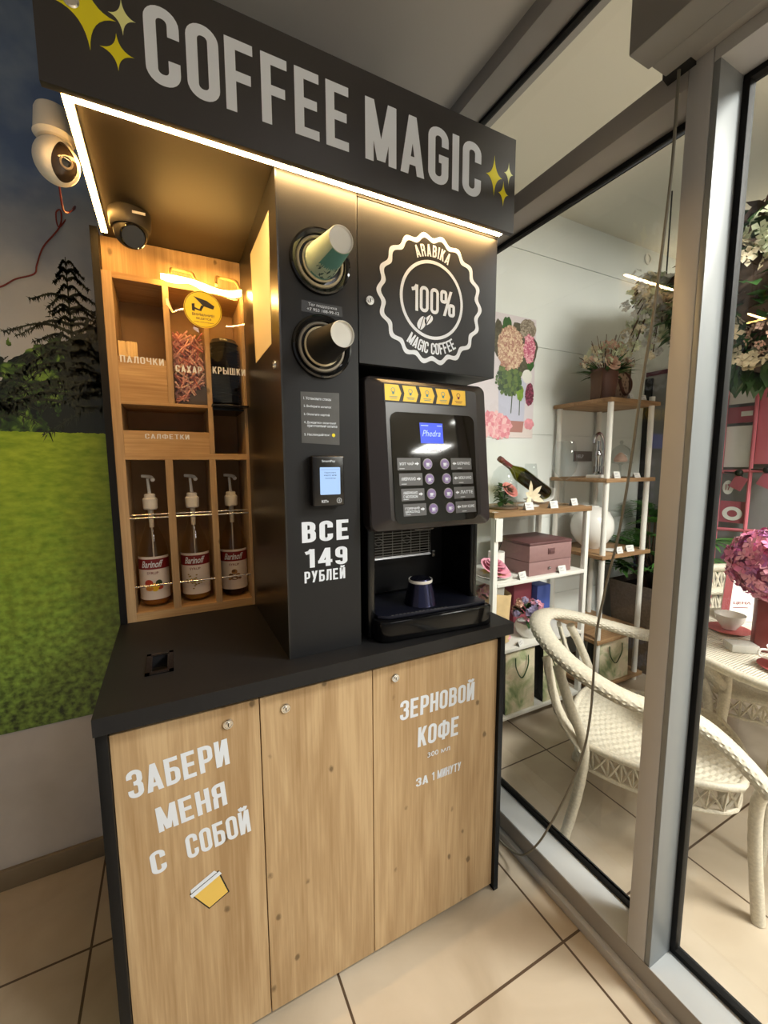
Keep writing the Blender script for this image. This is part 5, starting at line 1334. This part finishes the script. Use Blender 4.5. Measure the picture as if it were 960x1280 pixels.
# kraft bouquet
random.seed(8)
kb = thing('wrapped_bouquet', 'bouquet wrapped in kraft and white paper leaning on the lower shelf', 'bouquet', (1.60, 1.72, .462))
def cone_wrap(f, p0, p1, r0, r1, a0, a1, n=24, wob=.012):
    p0, p1 = Vector(p0), Vector(p1); T = (p1-p0).normalized().to_track_quat('Z', 'Y').to_matrix(); vs = []
    for i in range(n+1):
        a = a0+(a1-a0)*i/n
        for t, r in ((0, r0), (.5, (r0+r1)/2*.95), (1, r1)):
            rr = r+wob*t*math.sin(a*5); vs.append(p0+(p1-p0)*(t+(.06*math.sin(a*3) if t == 1 else 0))+T @ Vector((rr*math.cos(a), rr*math.sin(a), 0)))
    f.add(vs, [(3*i+j, 3*i+3+j, 3*i+4+j, 3*i+1+j) for i in range(n) for j in range(2)])
f = MB(); cone_wrap(f, (1.60, 1.68, .466), (1.555, 1.75, .72), .028, .105, 0, 6.2); f.build('kraft_wrap', M['kraft'], kb, smooth=True)
f = MB(); cone_wrap(f, (1.585, 1.70, .50), (1.525, 1.75, .79), .02, .085, .5, 5.2); f.build('white_wrap', M['paper_white'], kb, smooth=True)
f = MB(); floret_ball(f, (1.545, 1.75, .725), .06, 60, .022, 2); f.build('flowers', [M['petal_blush'], M['petal_pink']], kb)
f = MB(); f.sweep([(1.607+.034*math.cos(a), 1.69+.034*math.sin(a), .495+.004*math.sin(a)) for a in [2*PI*i/16 for i in range(16)]], .004, 6, closed=True); f.build('ribbon', M['petal_pink'], kb)
# small flower pot
fp = thing('flower_pot', 'white pot with a ball of lilac and pink small flowers on the lower shelf', 'plant', (1.79, 1.69, .462))
f = MB(); f.lathe([(0, 0), (.045, 0), (.068, .03), (.076, .062), (.068, .085), (.060, .085), (.060, .075), (0, .075)], (1.79, 1.69, .4624), 32); f.build('pot', M['ceramic'], fp, smooth=True)
f = MB()
for k in range(40): d = rdir(-.3, 1); leaf(f, Vector((1.79, 1.69, .575))+d*.03, d, .075, .03)
f.build('leaves', M['leaf_dark'], fp, smooth=True)
f = MB()
for k in range(34):
    d = rdir(-.25, 1); c = Vector((1.79, 1.69, .605))+d*.075; floret_ball(f, c, .014, 9, .013, 1, petals=4)
    for q in range(len(f.mi)-36, len(f.mi)): f.mi[q] = k % 3
f.build('blooms', [M['petal_lilac'], M['petal_blush'], M['petal_pink']], fp)
f = MB(); f.box(1.84, 1.99, 1.86, 1.96, .4625, .715); bx = f.build('gift_box', M['red_box'], bevel=.004); tag(bx, 'dusty red gift box behind the flower pot', 'box')
f = MB(); f.box(1.995, 2.11, 1.82, 1.92, .4625, .690); bx = f.build('gift_box', M['blue_box'], bevel=.004); tag(bx, 'blue gift box right of the dusty red one', 'box')
# gift bags
def gift_bag(label, x0, x1, y0, y1, z0, z1, side=True):
    t = thing('gift_bag', label, 'bag', ((x0+x1)/2, (y0+y1)/2, z0))
    f = MB(); f.add([(x0, y0, z0), (x1, y0, z0), (x1, y0+.01, z1), (x0, y0+.01, z1), (x0, y0+.002, z0), (x1, y0+.002, z0), (x1, y0+.012, z1), (x0, y0+.012, z1)], [(0, 1, 2, 3), (4, 5, 6, 7), (0, 4, 7, 3), (1, 5, 6, 2), (3, 2, 6, 7)]); f.build('front_panel', M['bag'], t)
    f = MB(); f.add([(x0, y1, z0), (x1, y1, z0), (x1, y1-.01, z1), (x0, y1-.01, z1)], [(0, 1, 2, 3)]); f.build('rear_panel', M['bag'], t)
    ym = (y0+y1)/2; m_ = plain('bag_side', srgb(44, 42, 38), .6)
    f = MB()
    for x, s in ((x0, 1), (x1, -1)):
        f.add([(x, y0+.002, z0), (x, y1, z0), (x+s*.02, ym, z0+.05), (x, y0+.012, z1), (x, y1-.01, z1), (x+s*.025, ym, z1)], [(0, 2, 5, 3), (2, 1, 4, 5), (0, 1, 2)])
    f.add([(x0, y0, z0), (x1, y0, z0), (x1, y1, z0), (x0, y1, z0)], [(0, 1, 2, 3)]); f.build('gusset', m_, t)
    f = MB(); xm = (x0+x1)/2; q = (x1-x0)*.22
    f.sweep(spline([(xm-q, y0-.002, z1-.03), (xm-q*.9, y0-.006, z1-.09), (xm, y0-.008, z1-.15), (xm+q*.9, y0-.006, z1-.09), (xm+q, y0-.002, z1-.03)]), .0035, 6); f.build('cord_handle', M['leaf_dark'], t, smooth=True); return t
gift_bag('left of two tall floral gift bags on the bottom shelf', 1.56, 1.775, 1.612, 1.73, .0785, .425)
gift_bag('right of two tall floral gift bags on the bottom shelf', 1.845, 2.035, 1.612, 1.73, .0785, .425)
gift_bag('floral gift bag standing alone low in the tall shelf', 2.345, 2.63, 1.615, 1.72, .0545, .322)

# ---- on the tall shelf
random.seed(31)
pl_ = thing('leather_planter', 'brown leather planter full of blush flowers on the top board', 'planter', (2.41, 1.74, 1.829))
f = MB(); f.lathe([(0, 0), (.062, 0), (.080, .185), (.074, .185), (.060, .03), (0, .03)], (2.405, 1.74, 1.8295), 36); f.build('pot', M['leather'], pl_, smooth=True)
f = MB(); f.sweep(spline([(2.480, 1.71, 1.99), (2.505, 1.68, 2.00), (2.55, 1.665, 1.955), (2.56, 1.67, 1.90), (2.525, 1.675, 1.865), (2.492, 1.68, 1.90), (2.480, 1.69, 1.96)]), (.004, .010), 10); f.build('strap', M['leather'], pl_, smooth=True)
f = MB(); f.box(2.322, 2.334, 1.70, 1.77, 1.8295, 2.0); f.build('side_strap', M['wood_dark'], pl_, bevel=.004)
f = MB()
for k in range(70): d = rdir(.05, .9); leaf(f, Vector((2.42, 1.74, 1.99))+Vector((d.x*.05, d.y*.05, 0)), d, random.uniform(.08, .17), .022)
f.build('leaves', M['leaf'], pl_, smooth=True)
f = MB(); rose(f, (2.345, 1.655, 2.035), .050, d=(-.2, -.85, .35)); f.build('rose_bloom', M['petal_blush'], pl_, smooth=True)
f = MB()
for k in range(60):
    d = rdir(.0, 1); c = Vector((2.41, 1.73, 2.03))+Vector((d.x*.15, d.y*.12, d.z*.14)); floret_ball(f, c, .016, 6, .014, 1); n_ = 24
    for q in range(len(f.mi)-n_, len(f.mi)): f.mi[q] = k % 3
f.build('small_blooms', [M['petal_cream'], M['petal_blush'], M['petal_pale']], pl_)
f = MB()
for k in range(26): d = rdir(.3, 1); f.rod(Vector((2.41, 1.74, 1.99)), Vector((2.41, 1.74, 2.0))+Vector((d.x*.2, d.y*.15, d.z*.24)), .0018, 5)
f.build('twigs', M['stem_brown'], pl_)
lp = thing('lace_picture', 'brown lace patterned picture board on the top board right of the planter', 'picture', (2.60, 1.80, 1.829))
f = MB(); f.box(2.525, 2.745, 1.80, 1.815, 1.8295, 2.085); f.build('board', M['lace'], lp, bevel=.002)
f = MB()
for x0, x1, z0, z1 in ((2.52, 2.75, 2.078, 2.092), (2.52, 2.75, 1.8295, 1.842), (2.52, 2.532, 1.842, 2.078), (2.738, 2.75, 1.842, 2.078)): f.box(x0, x1, 1.795, 1.80, z0, z1)
f.build('frame', M['wood_dark'], lp)
sn = thing('silver_swan_neck', 'silver swan-neck ornament on a white base on the second board', 'ornament', (2.36, 1.72, 1.358))
f = MB(); f.box(2.315, 2.425, 1.675, 1.765, 1.3585, 1.378); f.build('base', M['ceramic'], sn, bevel=.003)
f = MB(); f.lathe([(.022, 0), (.022, .006), (.012, .02), (.012, .11), (.018, .12), (.016, .14), (.011, .15), (0, .16)], (2.36, 1.72, 1.378), 24)
f.sweep(spline([(2.40, 1.72, 1.378), (2.405, 1.72, 1.52), (2.395, 1.72, 1.60), (2.36, 1.72, 1.632), (2.325, 1.72, 1.605), (2.315, 1.72, 1.57)]), .0085, 12); f.rod((2.36, 1.72, 1.52), (2.36, 1.72, 1.585), .010, 14); f.build('neck', M['silver'], sn, smooth=True)
gb = MB().box(2.43, 2.50, 1.74, 1.80, 1.3585, 1.43).build('small_box', M['grey_sign'], bevel=.003); tag(gb, 'small grey box right of the silver swan-neck ornament', 'box')
gc = thing('glass_cloche', 'small glass cloche with a cream figure inside on the second board', 'ornament', (2.625, 1.75, 1.358))
c = (2.625, 1.75, 1.3585)
f = MB(); f.lathe([(0, .003), (.04, 0), (.042, .004), (.012, .012), (.007, .03), (.007, .075), (.02, .085), (.072, .09), (.074, .096), (0, .096)], c, 32); f.build('pedestal', M['wine_glass'], gc, smooth=True)
f = MB(); f.shell([(.062, .097), (.062, .14), (.05, .18), (.022, .205), (.006, .21), (.012, .222), (.008, .235), (0, .237)], c, 32); f.build('bell', M['wine_glass'], gc, smooth=True)
f = MB(); f.lathe([(0, .097), (.035, .098), (.042, .112), (.03, .135), (.012, .155), (0, .16)], c, 24); f.build('cream_figure', M['petal_blush'], gc, smooth=True)
vz = thing('round_vase', 'large round white vase on the third board of the tall shelf', 'vase', (2.41, 1.80, .890))
f = MB(); f.lathe([(0, 0), (.05, 0), (.055, .010), (.095, .042), (.126, .098), (.133, .145), (.126, .192), (.10, .24), (.062, .268), (.036, .276), (.034, .282), (.028, .282), (.03, .27), (0, .26)], (2.475, 1.82, .8905), 48); f.build('body', M['ceramic'], vz, smooth=True, angle=60)
f = MB(); f.lathe([(0, 0), (.055, 0), (.058, .006), (.05, .008), (0, .008)], (2.50, 1.685, .8903), 32); tag(f.build('saucer', M['ceramic'], smooth=True), 'flat white saucer in front of the round white vase', 'plate')

# ---- palm in a wicker planter
random.seed(41)
pa = thing('potted_palm', 'dark green fan palm in a grey wicker planter behind the tall shelf', 'plant', (2.98, 1.72, 0))
f = MB(); f.add([(2.84, 1.58, .001), (3.12, 1.58, .001), (3.12, 1.86, .001), (2.84, 1.86, .001), (2.80, 1.54, .62), (3.16, 1.54, .62), (3.16, 1.90, .62), (2.80, 1.90, .62)], [(0, 1, 2, 3), (0, 1, 5, 4), (1, 2, 6, 5), (2, 3, 7, 6), (3, 0, 4, 7)]); f.build('planter', M['basket'], pa, bevel=.006)
f = MB(); f.box(2.82, 3.14, 1.56, 1.88, .56, .58); f.build('soil', plain('soil', srgb(52, 40, 32), .9, noise=.3), pa)
fr_ = MB(); stm = MB()
for k in range(26):
    a = random.uniform(0, 2*PI); el = random.uniform(.35, 1.25); L = random.uniform(.25, .66)
    base = Vector((2.98+.04*math.cos(a), 1.72+.04*math.sin(a), .58)); tip = base+Vector((math.cos(a)*math.cos(el)*L*.75, math.sin(a)*math.cos(el)*L*.6, math.sin(el)*L)); tip.x = min(max(tip.x, 2.86), 3.10); tip.y = min(tip.y, 1.82)
    stm.sweep([base, (base+tip)/2+Vector((0, 0, .03)), tip], .006, 6)
    ax = (tip-base).normalized()*.5+Vector((math.cos(a), math.sin(a), .1)); ax.normalize(); s = ax.cross(Vector((0, 0, 1))).normalized(); nn = s.cross(ax)
    for j in range(16):
        t = -1.5+3.0*j/15; d = ax*math.cos(t)+s*math.sin(t)
        leaf(fr_, tip, d, random.uniform(.20, .30)*(1-.25*abs(t)/1.5), .026, .30)
fr_.v = [(min(max(p[0], 2.775), 3.205), min(p[1], 2.005), p[2]) for p in fr_.v]
stm.build('stems', M['stem_brown'], pa, smooth=True); fr_.build('fronds', M['palm_leaf'], pa, smooth=True)
random.seed(43)
tw_ = MB()
for k in range(24):
    a = random.uniform(0, 2*PI); p = Vector((2.92, 1.66, .58)); q = p+Vector((math.cos(a)*.12, math.sin(a)*.09, random.uniform(.1, .3)))
    tw_.sweep([p, (p+q)/2+Vector((0, 0, .05)), q], .005, 5)
tw_.build('dead_stalks', plain('dead_stalk', srgb(40, 34, 28), .7), pa)

# ---- wicker chairs and table
def weave(amp, per=3):
    return lambda i, j: 1+amp*(1 if ((i//per)+j) % 2 else -1)
def lattice(f, top, bot, n, r=.0035):
    """crossing canes between two polylines of equal length"""
    k = len(top)-1
    def at(P, t):
        t = max(0, min(1, t))*k; i = min(int(t), k-1); return Vector(P[i]).lerp(Vector(P[i+1]), t-i)
    for i in range(n):
        for s in (0, 1):
            t0, t1 = i/n, (i+1)/n
            a, b = (t0, t1) if s == 0 else (t1, t0)
            P = [at(bot, a).lerp(at(top, a), 0)]
            P = [at(bot, a+(b-a)*q/3).lerp(at(top, a+(b-a)*q/3), q/3) for q in range(4)]
            f.sweep(P, (r, r*1.5), 4)
    for i in range(n+1): f.sweep([at(bot, i/n), at(bot, i/n).lerp(at(top, i/n), .5), at(top, i/n)], (r, r*1.3), 4)
def wicker_chair(label, full_back):
    t = thing('wicker_armchair', label, 'chair', (0, 0, 0)); t['group'] = 'wicker armchairs at the round table'
    W = M['wicker']
    # local frame: +x forward
    def hoop(a, dr=0.0, dz=0.0):
        p = Vector((-(.40+dr)*math.cos(a), (.335+dr)*math.sin(a), 0)); h = .665+(.115 if not full_back else .05)*max(0, math.cos(a))**1.5
        ex = abs(a)-1.75
        if ex > 0: h -= .17*min(1, ex/.75)**1.6; p.y = math.copysign(.335*math.sin(1.75)+.01*ex, a); p.x = .40*-math.cos(1.75)+ex*.30
        return Vector((p.x, p.y, h+dz))
    n = 300; A = [-2.5+5.0*i/n for i in range(n+1)]
    f = MB(); f.sweep([hoop(a) for a in A], (.022, .040), 28, fn=weave(.06, 3), up=(0, 0, 1)); f.build('arm_hoop', W, t, smooth=True, angle=60)
    # seat
    f = MB(); nu = 56; vs = []
    for i in range(nu+1):
        for j in range(nu+1):
            u = -1+2*i/nu; v = -1+2*j/nu
            x, y = u*math.sqrt(1-v*v/2), v*math.sqrt(1-u*u/2); x, y = .6*x+.4*u, .6*y+.4*v
            z = .415-.018*(1-u*u)*(1-v*v)+.0045*(1 if ((i//2+j//2) % 2) else -1)
            vs.append((.03+x*.275, y*.270, z))
    f.add(vs, [(i*(nu+1)+j, (i+1)*(nu+1)+j, (i+1)*(nu+1)+j+1, i*(nu+1)+j+1) for i in range(nu) for j in range(nu)]); f.build('seat', W, t, smooth=True, angle=70)
    def rim(s, n=60):
        out = []
        for q in range(n):
            a = 2*PI*q/n; c, d = math.cos(a), math.sin(a); m = max(abs(c), abs(d)); u, v = c/m, d/m
            x, y = u*math.sqrt(1-v*v/2), v*math.sqrt(1-u*u/2); x, y = .6*x+.4*u, .6*y+.4*v; out.append((.03+x*.275*s, y*.270*s))
        return out
    f = MB(); f.sweep([(x, y, .410) for x, y in rim(1.01, 90)], .013, 10, closed=True, fn=weave(.07, 1)); f.build('seat_rim', W, t, smooth=True, angle=60)
    R1 = rim(1.0, 60); R1.append(R1[0]); R2 = rim(.97, 60); R2.append(R2[0])
    f = MB(); lattice(f, [(x, y, .400) for x, y in R1], [(x, y, .315) for x, y in R2], 44, .0042); f.build('apron_lattice', W, t, smooth=True)
    f = MB(); f.sweep([(x, y, .312) for x, y in rim(.975, 60)], .008, 8, closed=True); f.build('lower_ring', W, t, smooth=True)
    for sx, sy in ((1, 1), (1, -1)):
        f = MB(); P = spline([(.325, sy*.262, .002), (.300, sy*.258, .25), (.292, sy*.268, .40), (.30, sy*.300, .48)]); f.sweep(P, .0185, 12, fn=weave(.03, 1)); f.build('leg', W, t, smooth=True)
    for sy in (1, -1):
        f = MB(); P = spline([(-.250, sy*.265, .002), (-.205, sy*.255, .24), (-.195, sy*.258, .42), (-.245, sy*.268, .56), (-.30, sy*.225, .69)]); f.sweep(P, .0185, 12, fn=weave(.03, 1)); f.build('leg', W, t, smooth=True)
        f = MB(); P = spline([(-.20, sy*.250, .40), (-.29, sy*.23, .52), (-.345, sy*.19, .70)]); f.sweep(P, (.010, .030), 14, fn=weave(.10, 1)); f.build('woven_strut', W, t, smooth=True)
    if full_back:
        q = 30; bot = [hoop(-1.25+2.5*i/q, dr=-.10) for i in range(q+1)]; bot = [Vector((p.x, p.y, .415)) for p in bot]
        mid = [hoop(-1.25+2.5*i/q) for i in range(q+1)]; top = [hoop(-1.2+2.4*i/q, dr=.03, dz=.11*math.cos(-1.2+2.4*i/q)+.02) for i in range(q+1)]
        f = MB()
        for k2 in range(2): lattice(f, [a.lerp(b, (k2+1)/2) for a, b in zip(bot, mid)], [a.lerp(b, k2/2) for a, b in zip(bot, mid)], 22, .0042)
        lattice(f, top, mid, 22, .0042)
        f.build('back_lattice', W, t, smooth=True)
        f = MB(); f.sweep(top, (.024, .022), 14, fn=weave(.06, 1)); f.build('top_rail', W, t, smooth=True)
    return t
ch = wicker_chair('cream wicker armchair nearest the glass, left of the round table', False)
ch.location = (1.62, .92, 0); ch.rotation_euler = (0, 0, math.atan2(-.83, .55))
c2 = wicker_chair('cream wicker armchair with a lattice back on the far side of the table', True)
c2.location = (2.52, .92, 0); c2.rotation_euler = (0, 0, math.atan2(-.58, -.68))

tb = thing('wicker_table', 'round cream wicker table with cups and a hydrangea on top', 'table', (2.14, .60, 0))
TX, TY, TR = 2.14, .60, .46
def table_mat():
    m, t, b = newmat('woven_table_top'); N = t.nodes; L = t.links
    tc = N.new('ShaderNodeTexCoord'); s = N.new('ShaderNodeSeparateXYZ'); L.new(tc.outputs['Object'], s.inputs[0])
    def sn_(sock): return math_node(t, 'SINE', math_node(t, 'MULTIPLY', sock, 330))
    pr_ = math_node(t, 'MULTIPLY', sn_(math_node(t, 'ADD', s.outputs[0], s.outputs[1])), sn_(math_node(t, 'SUBTRACT', s.outputs[0], s.outputs[1])))
    rad = math_node(t, 'SQRT', math_node(t, 'ADD', math_node(t, 'MULTIPLY', s.outputs[0], s.outputs[0]), math_node(t, 'MULTIPLY', s.outputs[1], s.outputs[1])))
    gap = math_node(t, 'MULTIPLY', math_node(t, 'GREATER_THAN', pr_, .55), math_node(t, 'GREATER_THAN', rad, .30))
    L.new(mixc(t, gap, srgb(226, 218, 200), srgb(120, 110, 92)), b.inputs['Base Color']); b.inputs['Roughness'].default_value = .55
    bp = N.new('ShaderNodeBump'); bp.inputs['Strength'].default_value = .6; bp.inputs['Distance'].default_value = .003; L.new(pr_, bp.inputs['Height']); L.new(bp.outputs['Normal'], b.inputs['Normal'])
    return m
f = MB(); f.lathe([(0, .722), (TR-.01, .722), (TR, .728), (TR, .738), (TR-.01, .744), (0, .744)], (TX, TY, 0), 80); f.build('table_top', table_mat(), tb, smooth=True)
f = MB(); f.sweep([(TX+TR*math.cos(a), TY+TR*math.sin(a), .730) for a in [2*PI*i/120 for i in range(120)]], .017, 12, closed=True, fn=weave(.05, 1)); f.build('rim', M['wicker'], tb, smooth=True)
for a in (0, PI/2, PI, 1.5*PI):
    f = MB(); f.sweep(spline([(TX+.30*math.cos(a), TY+.30*math.sin(a), .72), (TX+.27*math.cos(a), TY+.27*math.sin(a), .45), (TX+.31*math.cos(a), TY+.31*math.sin(a), .002)]), .018, 12, fn=weave(.03, 1)); f.build('leg', M['wicker'], tb, smooth=True)
def cup(label, slabel, x, y, ha, s=1.0):
    z = .7465
    t = thing('teacup', label, 'cup', (x, y, z+.010))
    f = MB(); f.lathe([(0, .002), (.024*s, 0), (.026*s, .004), (.030*s, .010), (.047*s, .035), (.054*s, .062), (.0525*s, .062), (.045*s, .036), (.024*s, .012), (0, .011)], (x, y, z+.0106), 36); f.build('bowl', M['ceramic'], t, smooth=True, angle=60)
    f = MB(); e = Vector((math.cos(ha), math.sin(ha), 0)); b = Vector((x, y, z+.010)); f.sweep(spline([b+e*.050*s+Vector((0, 0, .054)), b+e*.074*s+Vector((0, 0, .054)), b+e*.078*s+Vector((0, 0, .034)), b+e*.042*s+Vector((0, 0, .022))]), .0042, 8); f.build('handle', M['ceramic'], t, smooth=True)
    sa = MB(); sa.lathe([(0, 0), (.035, 0), (.075, .008), (.076, .0095), (.036, .004), (0, .004)], (x, y, z+.0005), 40); tag(sa.build('saucer', M['napkin_red'], smooth=True), slabel, 'saucer')
cup('white teacup on a rose saucer before the price booklet', 'rose coloured saucer under the cup at the booklet', 2.06, .85, .6)
cup('white teacup with its handle to the left at the table edge', 'rose coloured saucer under the cup at the near table edge', 1.83, .585, 2.35)
nz = MB(); nz.add([(1.86, .84, .7468), (1.965, .90, .7468), (1.93, .97, .7468), (1.83, .91, .7468), (1.86, .84, .7482), (1.965, .90, .7482), (1.93, .97, .7482), (1.83, .91, .7482)], [(0, 1, 2, 3), (4, 5, 6, 7), (0, 1, 5, 4), (1, 2, 6, 5), (2, 3, 7, 6), (3, 0, 4, 7)])
tag(nz.build('napkin', M['napkin_red']), 'folded rose napkin on the table behind the far cup', 'napkin')
vs_ = thing('hydrangea_vase', 'square dark red vase with a big pink hydrangea at the table centre', 'vase', (1.98, .695, .745))
T = Matrix.Translation((1.98, .695, 0)) @ Matrix.Rotation(.5, 4, 'Z')
f = MB(); f.box(-.042, .042, -.042, .042, .7455, .95, T=T); f.build('vase', M['vase_red'], vs_, bevel=.004)
random.seed(17)
f = MB(); floret_ball(f, (1.99, .68, 1.075), .150, 720, .027, 3, sc=(1, 1, .85)); f.ball((1.99, .68, 1.075), .125, 20, 14, 1, sc=(1, 1, .85)); f.build('hydrangea_head', [M['petal_pink'], M['petal_magenta'], M['petal_mauve']], vs_)
f = MB(); f.rod((1.98, .695, .94), (1.99, .68, 1.0), .006, 8); f.build('stem', M['leaf'], vs_)
bk = thing('price_booklet', 'white price booklet with a dark red spine standing on the table', 'booklet', (2.17, .84, .745))
bdir = Vector((.82, -.57, 0)); bo = Vector((2.165, .935, .7455)); bup = Vector((.10, .03, .225))
def FBk(u, v, w=0): n = Vector((-.57, -.82, .12)); return tuple(bo+bdir*u+bup*v+n.normalized()*w)
f = MB(); f.prism([(0, 0), (.20, 0), (.20, 1), (0, 1)], FBk, .006); pg = f.build('cover', M['paper_white'], bk)
f = MB(); f.flat([(0, 0), (.034, 0), (.034, 1), (0, 1)], FBk, .0066); f.build('spine_band', M['label_red'], pg)
f = MB(); put_type(f, 'СУПЕР', .046, .130, .80, .885, FBk, .03, .0066); put_type(f, 'ЦЕНА', .046, .118, .30, .36, FBk, .03, .0066); f.flat([(.046, .24), (.108, .24), (.108, .255), (.046, .255)], FBk, .0066); f.build('lettering', M['label_red'], pg)
bbx = MB(); T = Matrix.Translation((1.885, .735, 0)) @ Matrix.Rotation(.9, 4, 'Z'); bbx.box(-.03, .03, -.045, .045, .7455, .775, T=T); tag(bbx.build('sugar_caddy', plain('pale_grey_caddy', srgb(196, 194, 186), .5), bevel=.003), 'small pale grey caddy on the table left of the vase', 'caddy')

# ---- red display stand on the partition
ks = thing('display_stand', 'coral red framed display stand with glass panels against the grey partition', 'display stand', (3.24, .95, 0))
f = MB()
def bar(y0, z0, y1, z1, r=.011): f.rod((3.235, y0, z0), (3.235, y1, z1), r, 8)
bar(1.46, .02, 1.46, 2.0); bar(1.30, .02, 1.30, 2.06); bar(.80, .02, .80, 2.06); bar(1.46, 1.39, .80, 1.42); bar(1.46, 1.01, .80, 1.05); bar(1.46, 2.0, 1.30, 2.06); bar(1.30, 2.06, .80, 2.06); bar(1.46, .45, .80, .45)
f.build('frame', M['red_frame'], ks, smooth=True)
f = MB(); f.box(3.245, 3.255, .80, 1.29, 1.44, 2.05); f.build('red_board', M['red_frame'], ks)
f = MB(); f.box(3.245, 3.255, 1.31, 1.45, 1.70, 1.80); f.box(3.245, 3.255, 1.31, 1.45, 1.06, 1.20); f.build('dark_red_board', M['red_panel'], ks)
f = MB(); f.box(3.245, 3.255, 1.31, 1.45, 1.42, 1.68); f.box(3.245, 3.255, 1.31, 1.45, 1.82, 1.97); f.box(3.2445, 3.2555, 1.32, 1.38, 1.74, 1.77); f.build('white_card', M['paper_white'], ks)
FK = lambda u, v, w=0: (3.244-w, -u, v)
f = MB(); f.ringflat(circle(-1.38, 1.12, .055, 30, .045), circle(-1.38, 1.12, .028, 30, .022), FK, .001); f.build('ring_print', M['paper_white'], ks)
f = MB(); f.flat(circle(-1.405, 1.29, .03, 28, .045), lambda u, v, w=0: (3.222-w, -u, v)); bd = f.build('number_badge', M['paper_white'], ks)
f = MB(); put_type(f, '17', -1.419, -1.391, 1.27, 1.31, lambda u, v, w=0: (3.2212-w, -u, v), .03); f.build('number', M['red_panel'], bd)
for i, (y, z) in enumerate(((1.33, 1.36), (1.19, 1.38))):
    t = thing('hanging_price_tag', ('dark red hanging tag on the red stand near the badge', 'dark red hanging tag further right on the red stand')[i], 'tag', (3.215, y, z-.06))
    f = MB(); T = Matrix.Translation((3.212, y, z)) @ Matrix.Rotation(.45, 4, 'X'); f.box(-.002, .002, -.035, .035, -.085, .0, T=T); f.build('card', M['red_panel'], t)
    f = MB(); f.ball((3.215, y+.02, z+.025), .022, 12, 8); f.rod((3.215, y+.10, z+.028), (3.215, y, z+.022), .004, 6); f.rod((3.235, y+.02, z+.03), (3.212, y, z), .003, 6); f.build('padlock', M['dark'], t, smooth=True)

# ---- floral crown hanging from the shop ceiling
random.seed(51)
CR = Vector((2.76, 1.00, 2.27))
fc_ = thing('hanging_flower_crown', 'huge hanging crown of dried flowers, moss and green leaves under the shop ceiling', 'flower arrangement', CR)
def lump(t, a): return 1+.06*math.sin(3*a+1)*math.sin(2*t)+.05*math.sin(7*a)*math.sin(5*t)
f = MB(); f.ball(CR, .46, 40, 24, sc=(1.05, 1.0, .86), fn=lump); f.build('moss_core', M['moss'], fc_, smooth=True)
f = MB(); f.rod(CR+Vector((0, 0, .3)), (CR.x, CR.y, 3.0), .02, 10); f.build('hanging_rod', M['dark'], fc_)
def onc(d, k=1.0): return CR+Vector((d.x*.46*1.05, d.y*.46, d.z*.46*.86))*k
f = MB()
for k in range(1500):
    d = rdir(-1, .75); leaf(f, onc(d, random.uniform(.94, 1.05)), (d+rdir()*1.1), random.uniform(.06, .13), random.uniform(.035, .07), .3, 0 if d.z < .1 or random.random() < .35 else 1)
f.build('leaves', [M['leaf'], M['moss']], fc_, smooth=True)
f = MB()
for k in range(700):
    d = rdir(-1, .9); leaf(f, onc(d, random.uniform(.95, 1.03)), d+rdir()*.8, random.uniform(.04, .10), .012, .4, k % 2)
f.build('dried_sprigs', [M['moss'], M['stem_brown']], fc_)
for k in range(16):
    d = Vector((-.75, -.45, .0))+rdir()*.75; d.normalize()
    if d.z > .6: d.z = .3
    f = MB(); floret_ball(f, onc(d, 1.03), random.uniform(.055, .085), 60, .032, 1); f.build('cream_bloom', M[('petal_cream', 'petal_pale')[k % 2]], fc_)
for k in range(24):
    d = Vector((-.55, -.6, -.55))+rdir()*.5; d.normalize()
    f = MB(); floret_ball(f, onc(d, 1.05), random.uniform(.06, .09), 70, .020, 2); f.build('dried_bloom', [M['petal_blush'], plain('dried_beige', srgb(176, 150, 128), .8)], fc_)
# pale blossom branches beside the crown
random.seed(61)
pb = thing('blossom_branches', 'pale green and white blossom branches hanging above the tall shelf', 'flower arrangement', (2.55, 1.45, 2.0))
f = MB(); g = MB()
for k in range(44):
    a = random.uniform(0, 2*PI); q = random.random(); p0 = Vector((2.66, 1.56, 2.52)); p1 = Vector((2.57+.17*math.cos(a), 1.57+.06*math.sin(a), random.uniform(2.08, 2.46)))
    g.sweep([p0, (p0+p1)/2+Vector((0, 0, .05)), p1], .003, 5)
    for j in range(7):
        c = p0.lerp(p1, random.uniform(.3, 1.0))+rdir()*.04; floret_ball(f, c, .020, 7, .020, 1)
        for q_ in range(len(f.mi)-28, len(f.mi)): f.mi[q_] = (k+j) % 3
g.build('twigs', M['stem_brown'], pb); f.build('blossoms', [M['petal_pale'], M['petal_cream'], M['paper_white']], pb)
f = MB()
for k in range(12): leaf(f, Vector((2.60, 1.55, 2.28))+rdir()*.10, rdir(-.8, .2), .07, .022)
f.build('leaves', M['leaf_light'], pb)
f = MB(); f.rod((2.66, 1.56, 2.50), (2.66, 1.56, 3.0), .004, 6); f.build('hanging_wire', M['dark'], pb)
bpy.context.view_layer.update()
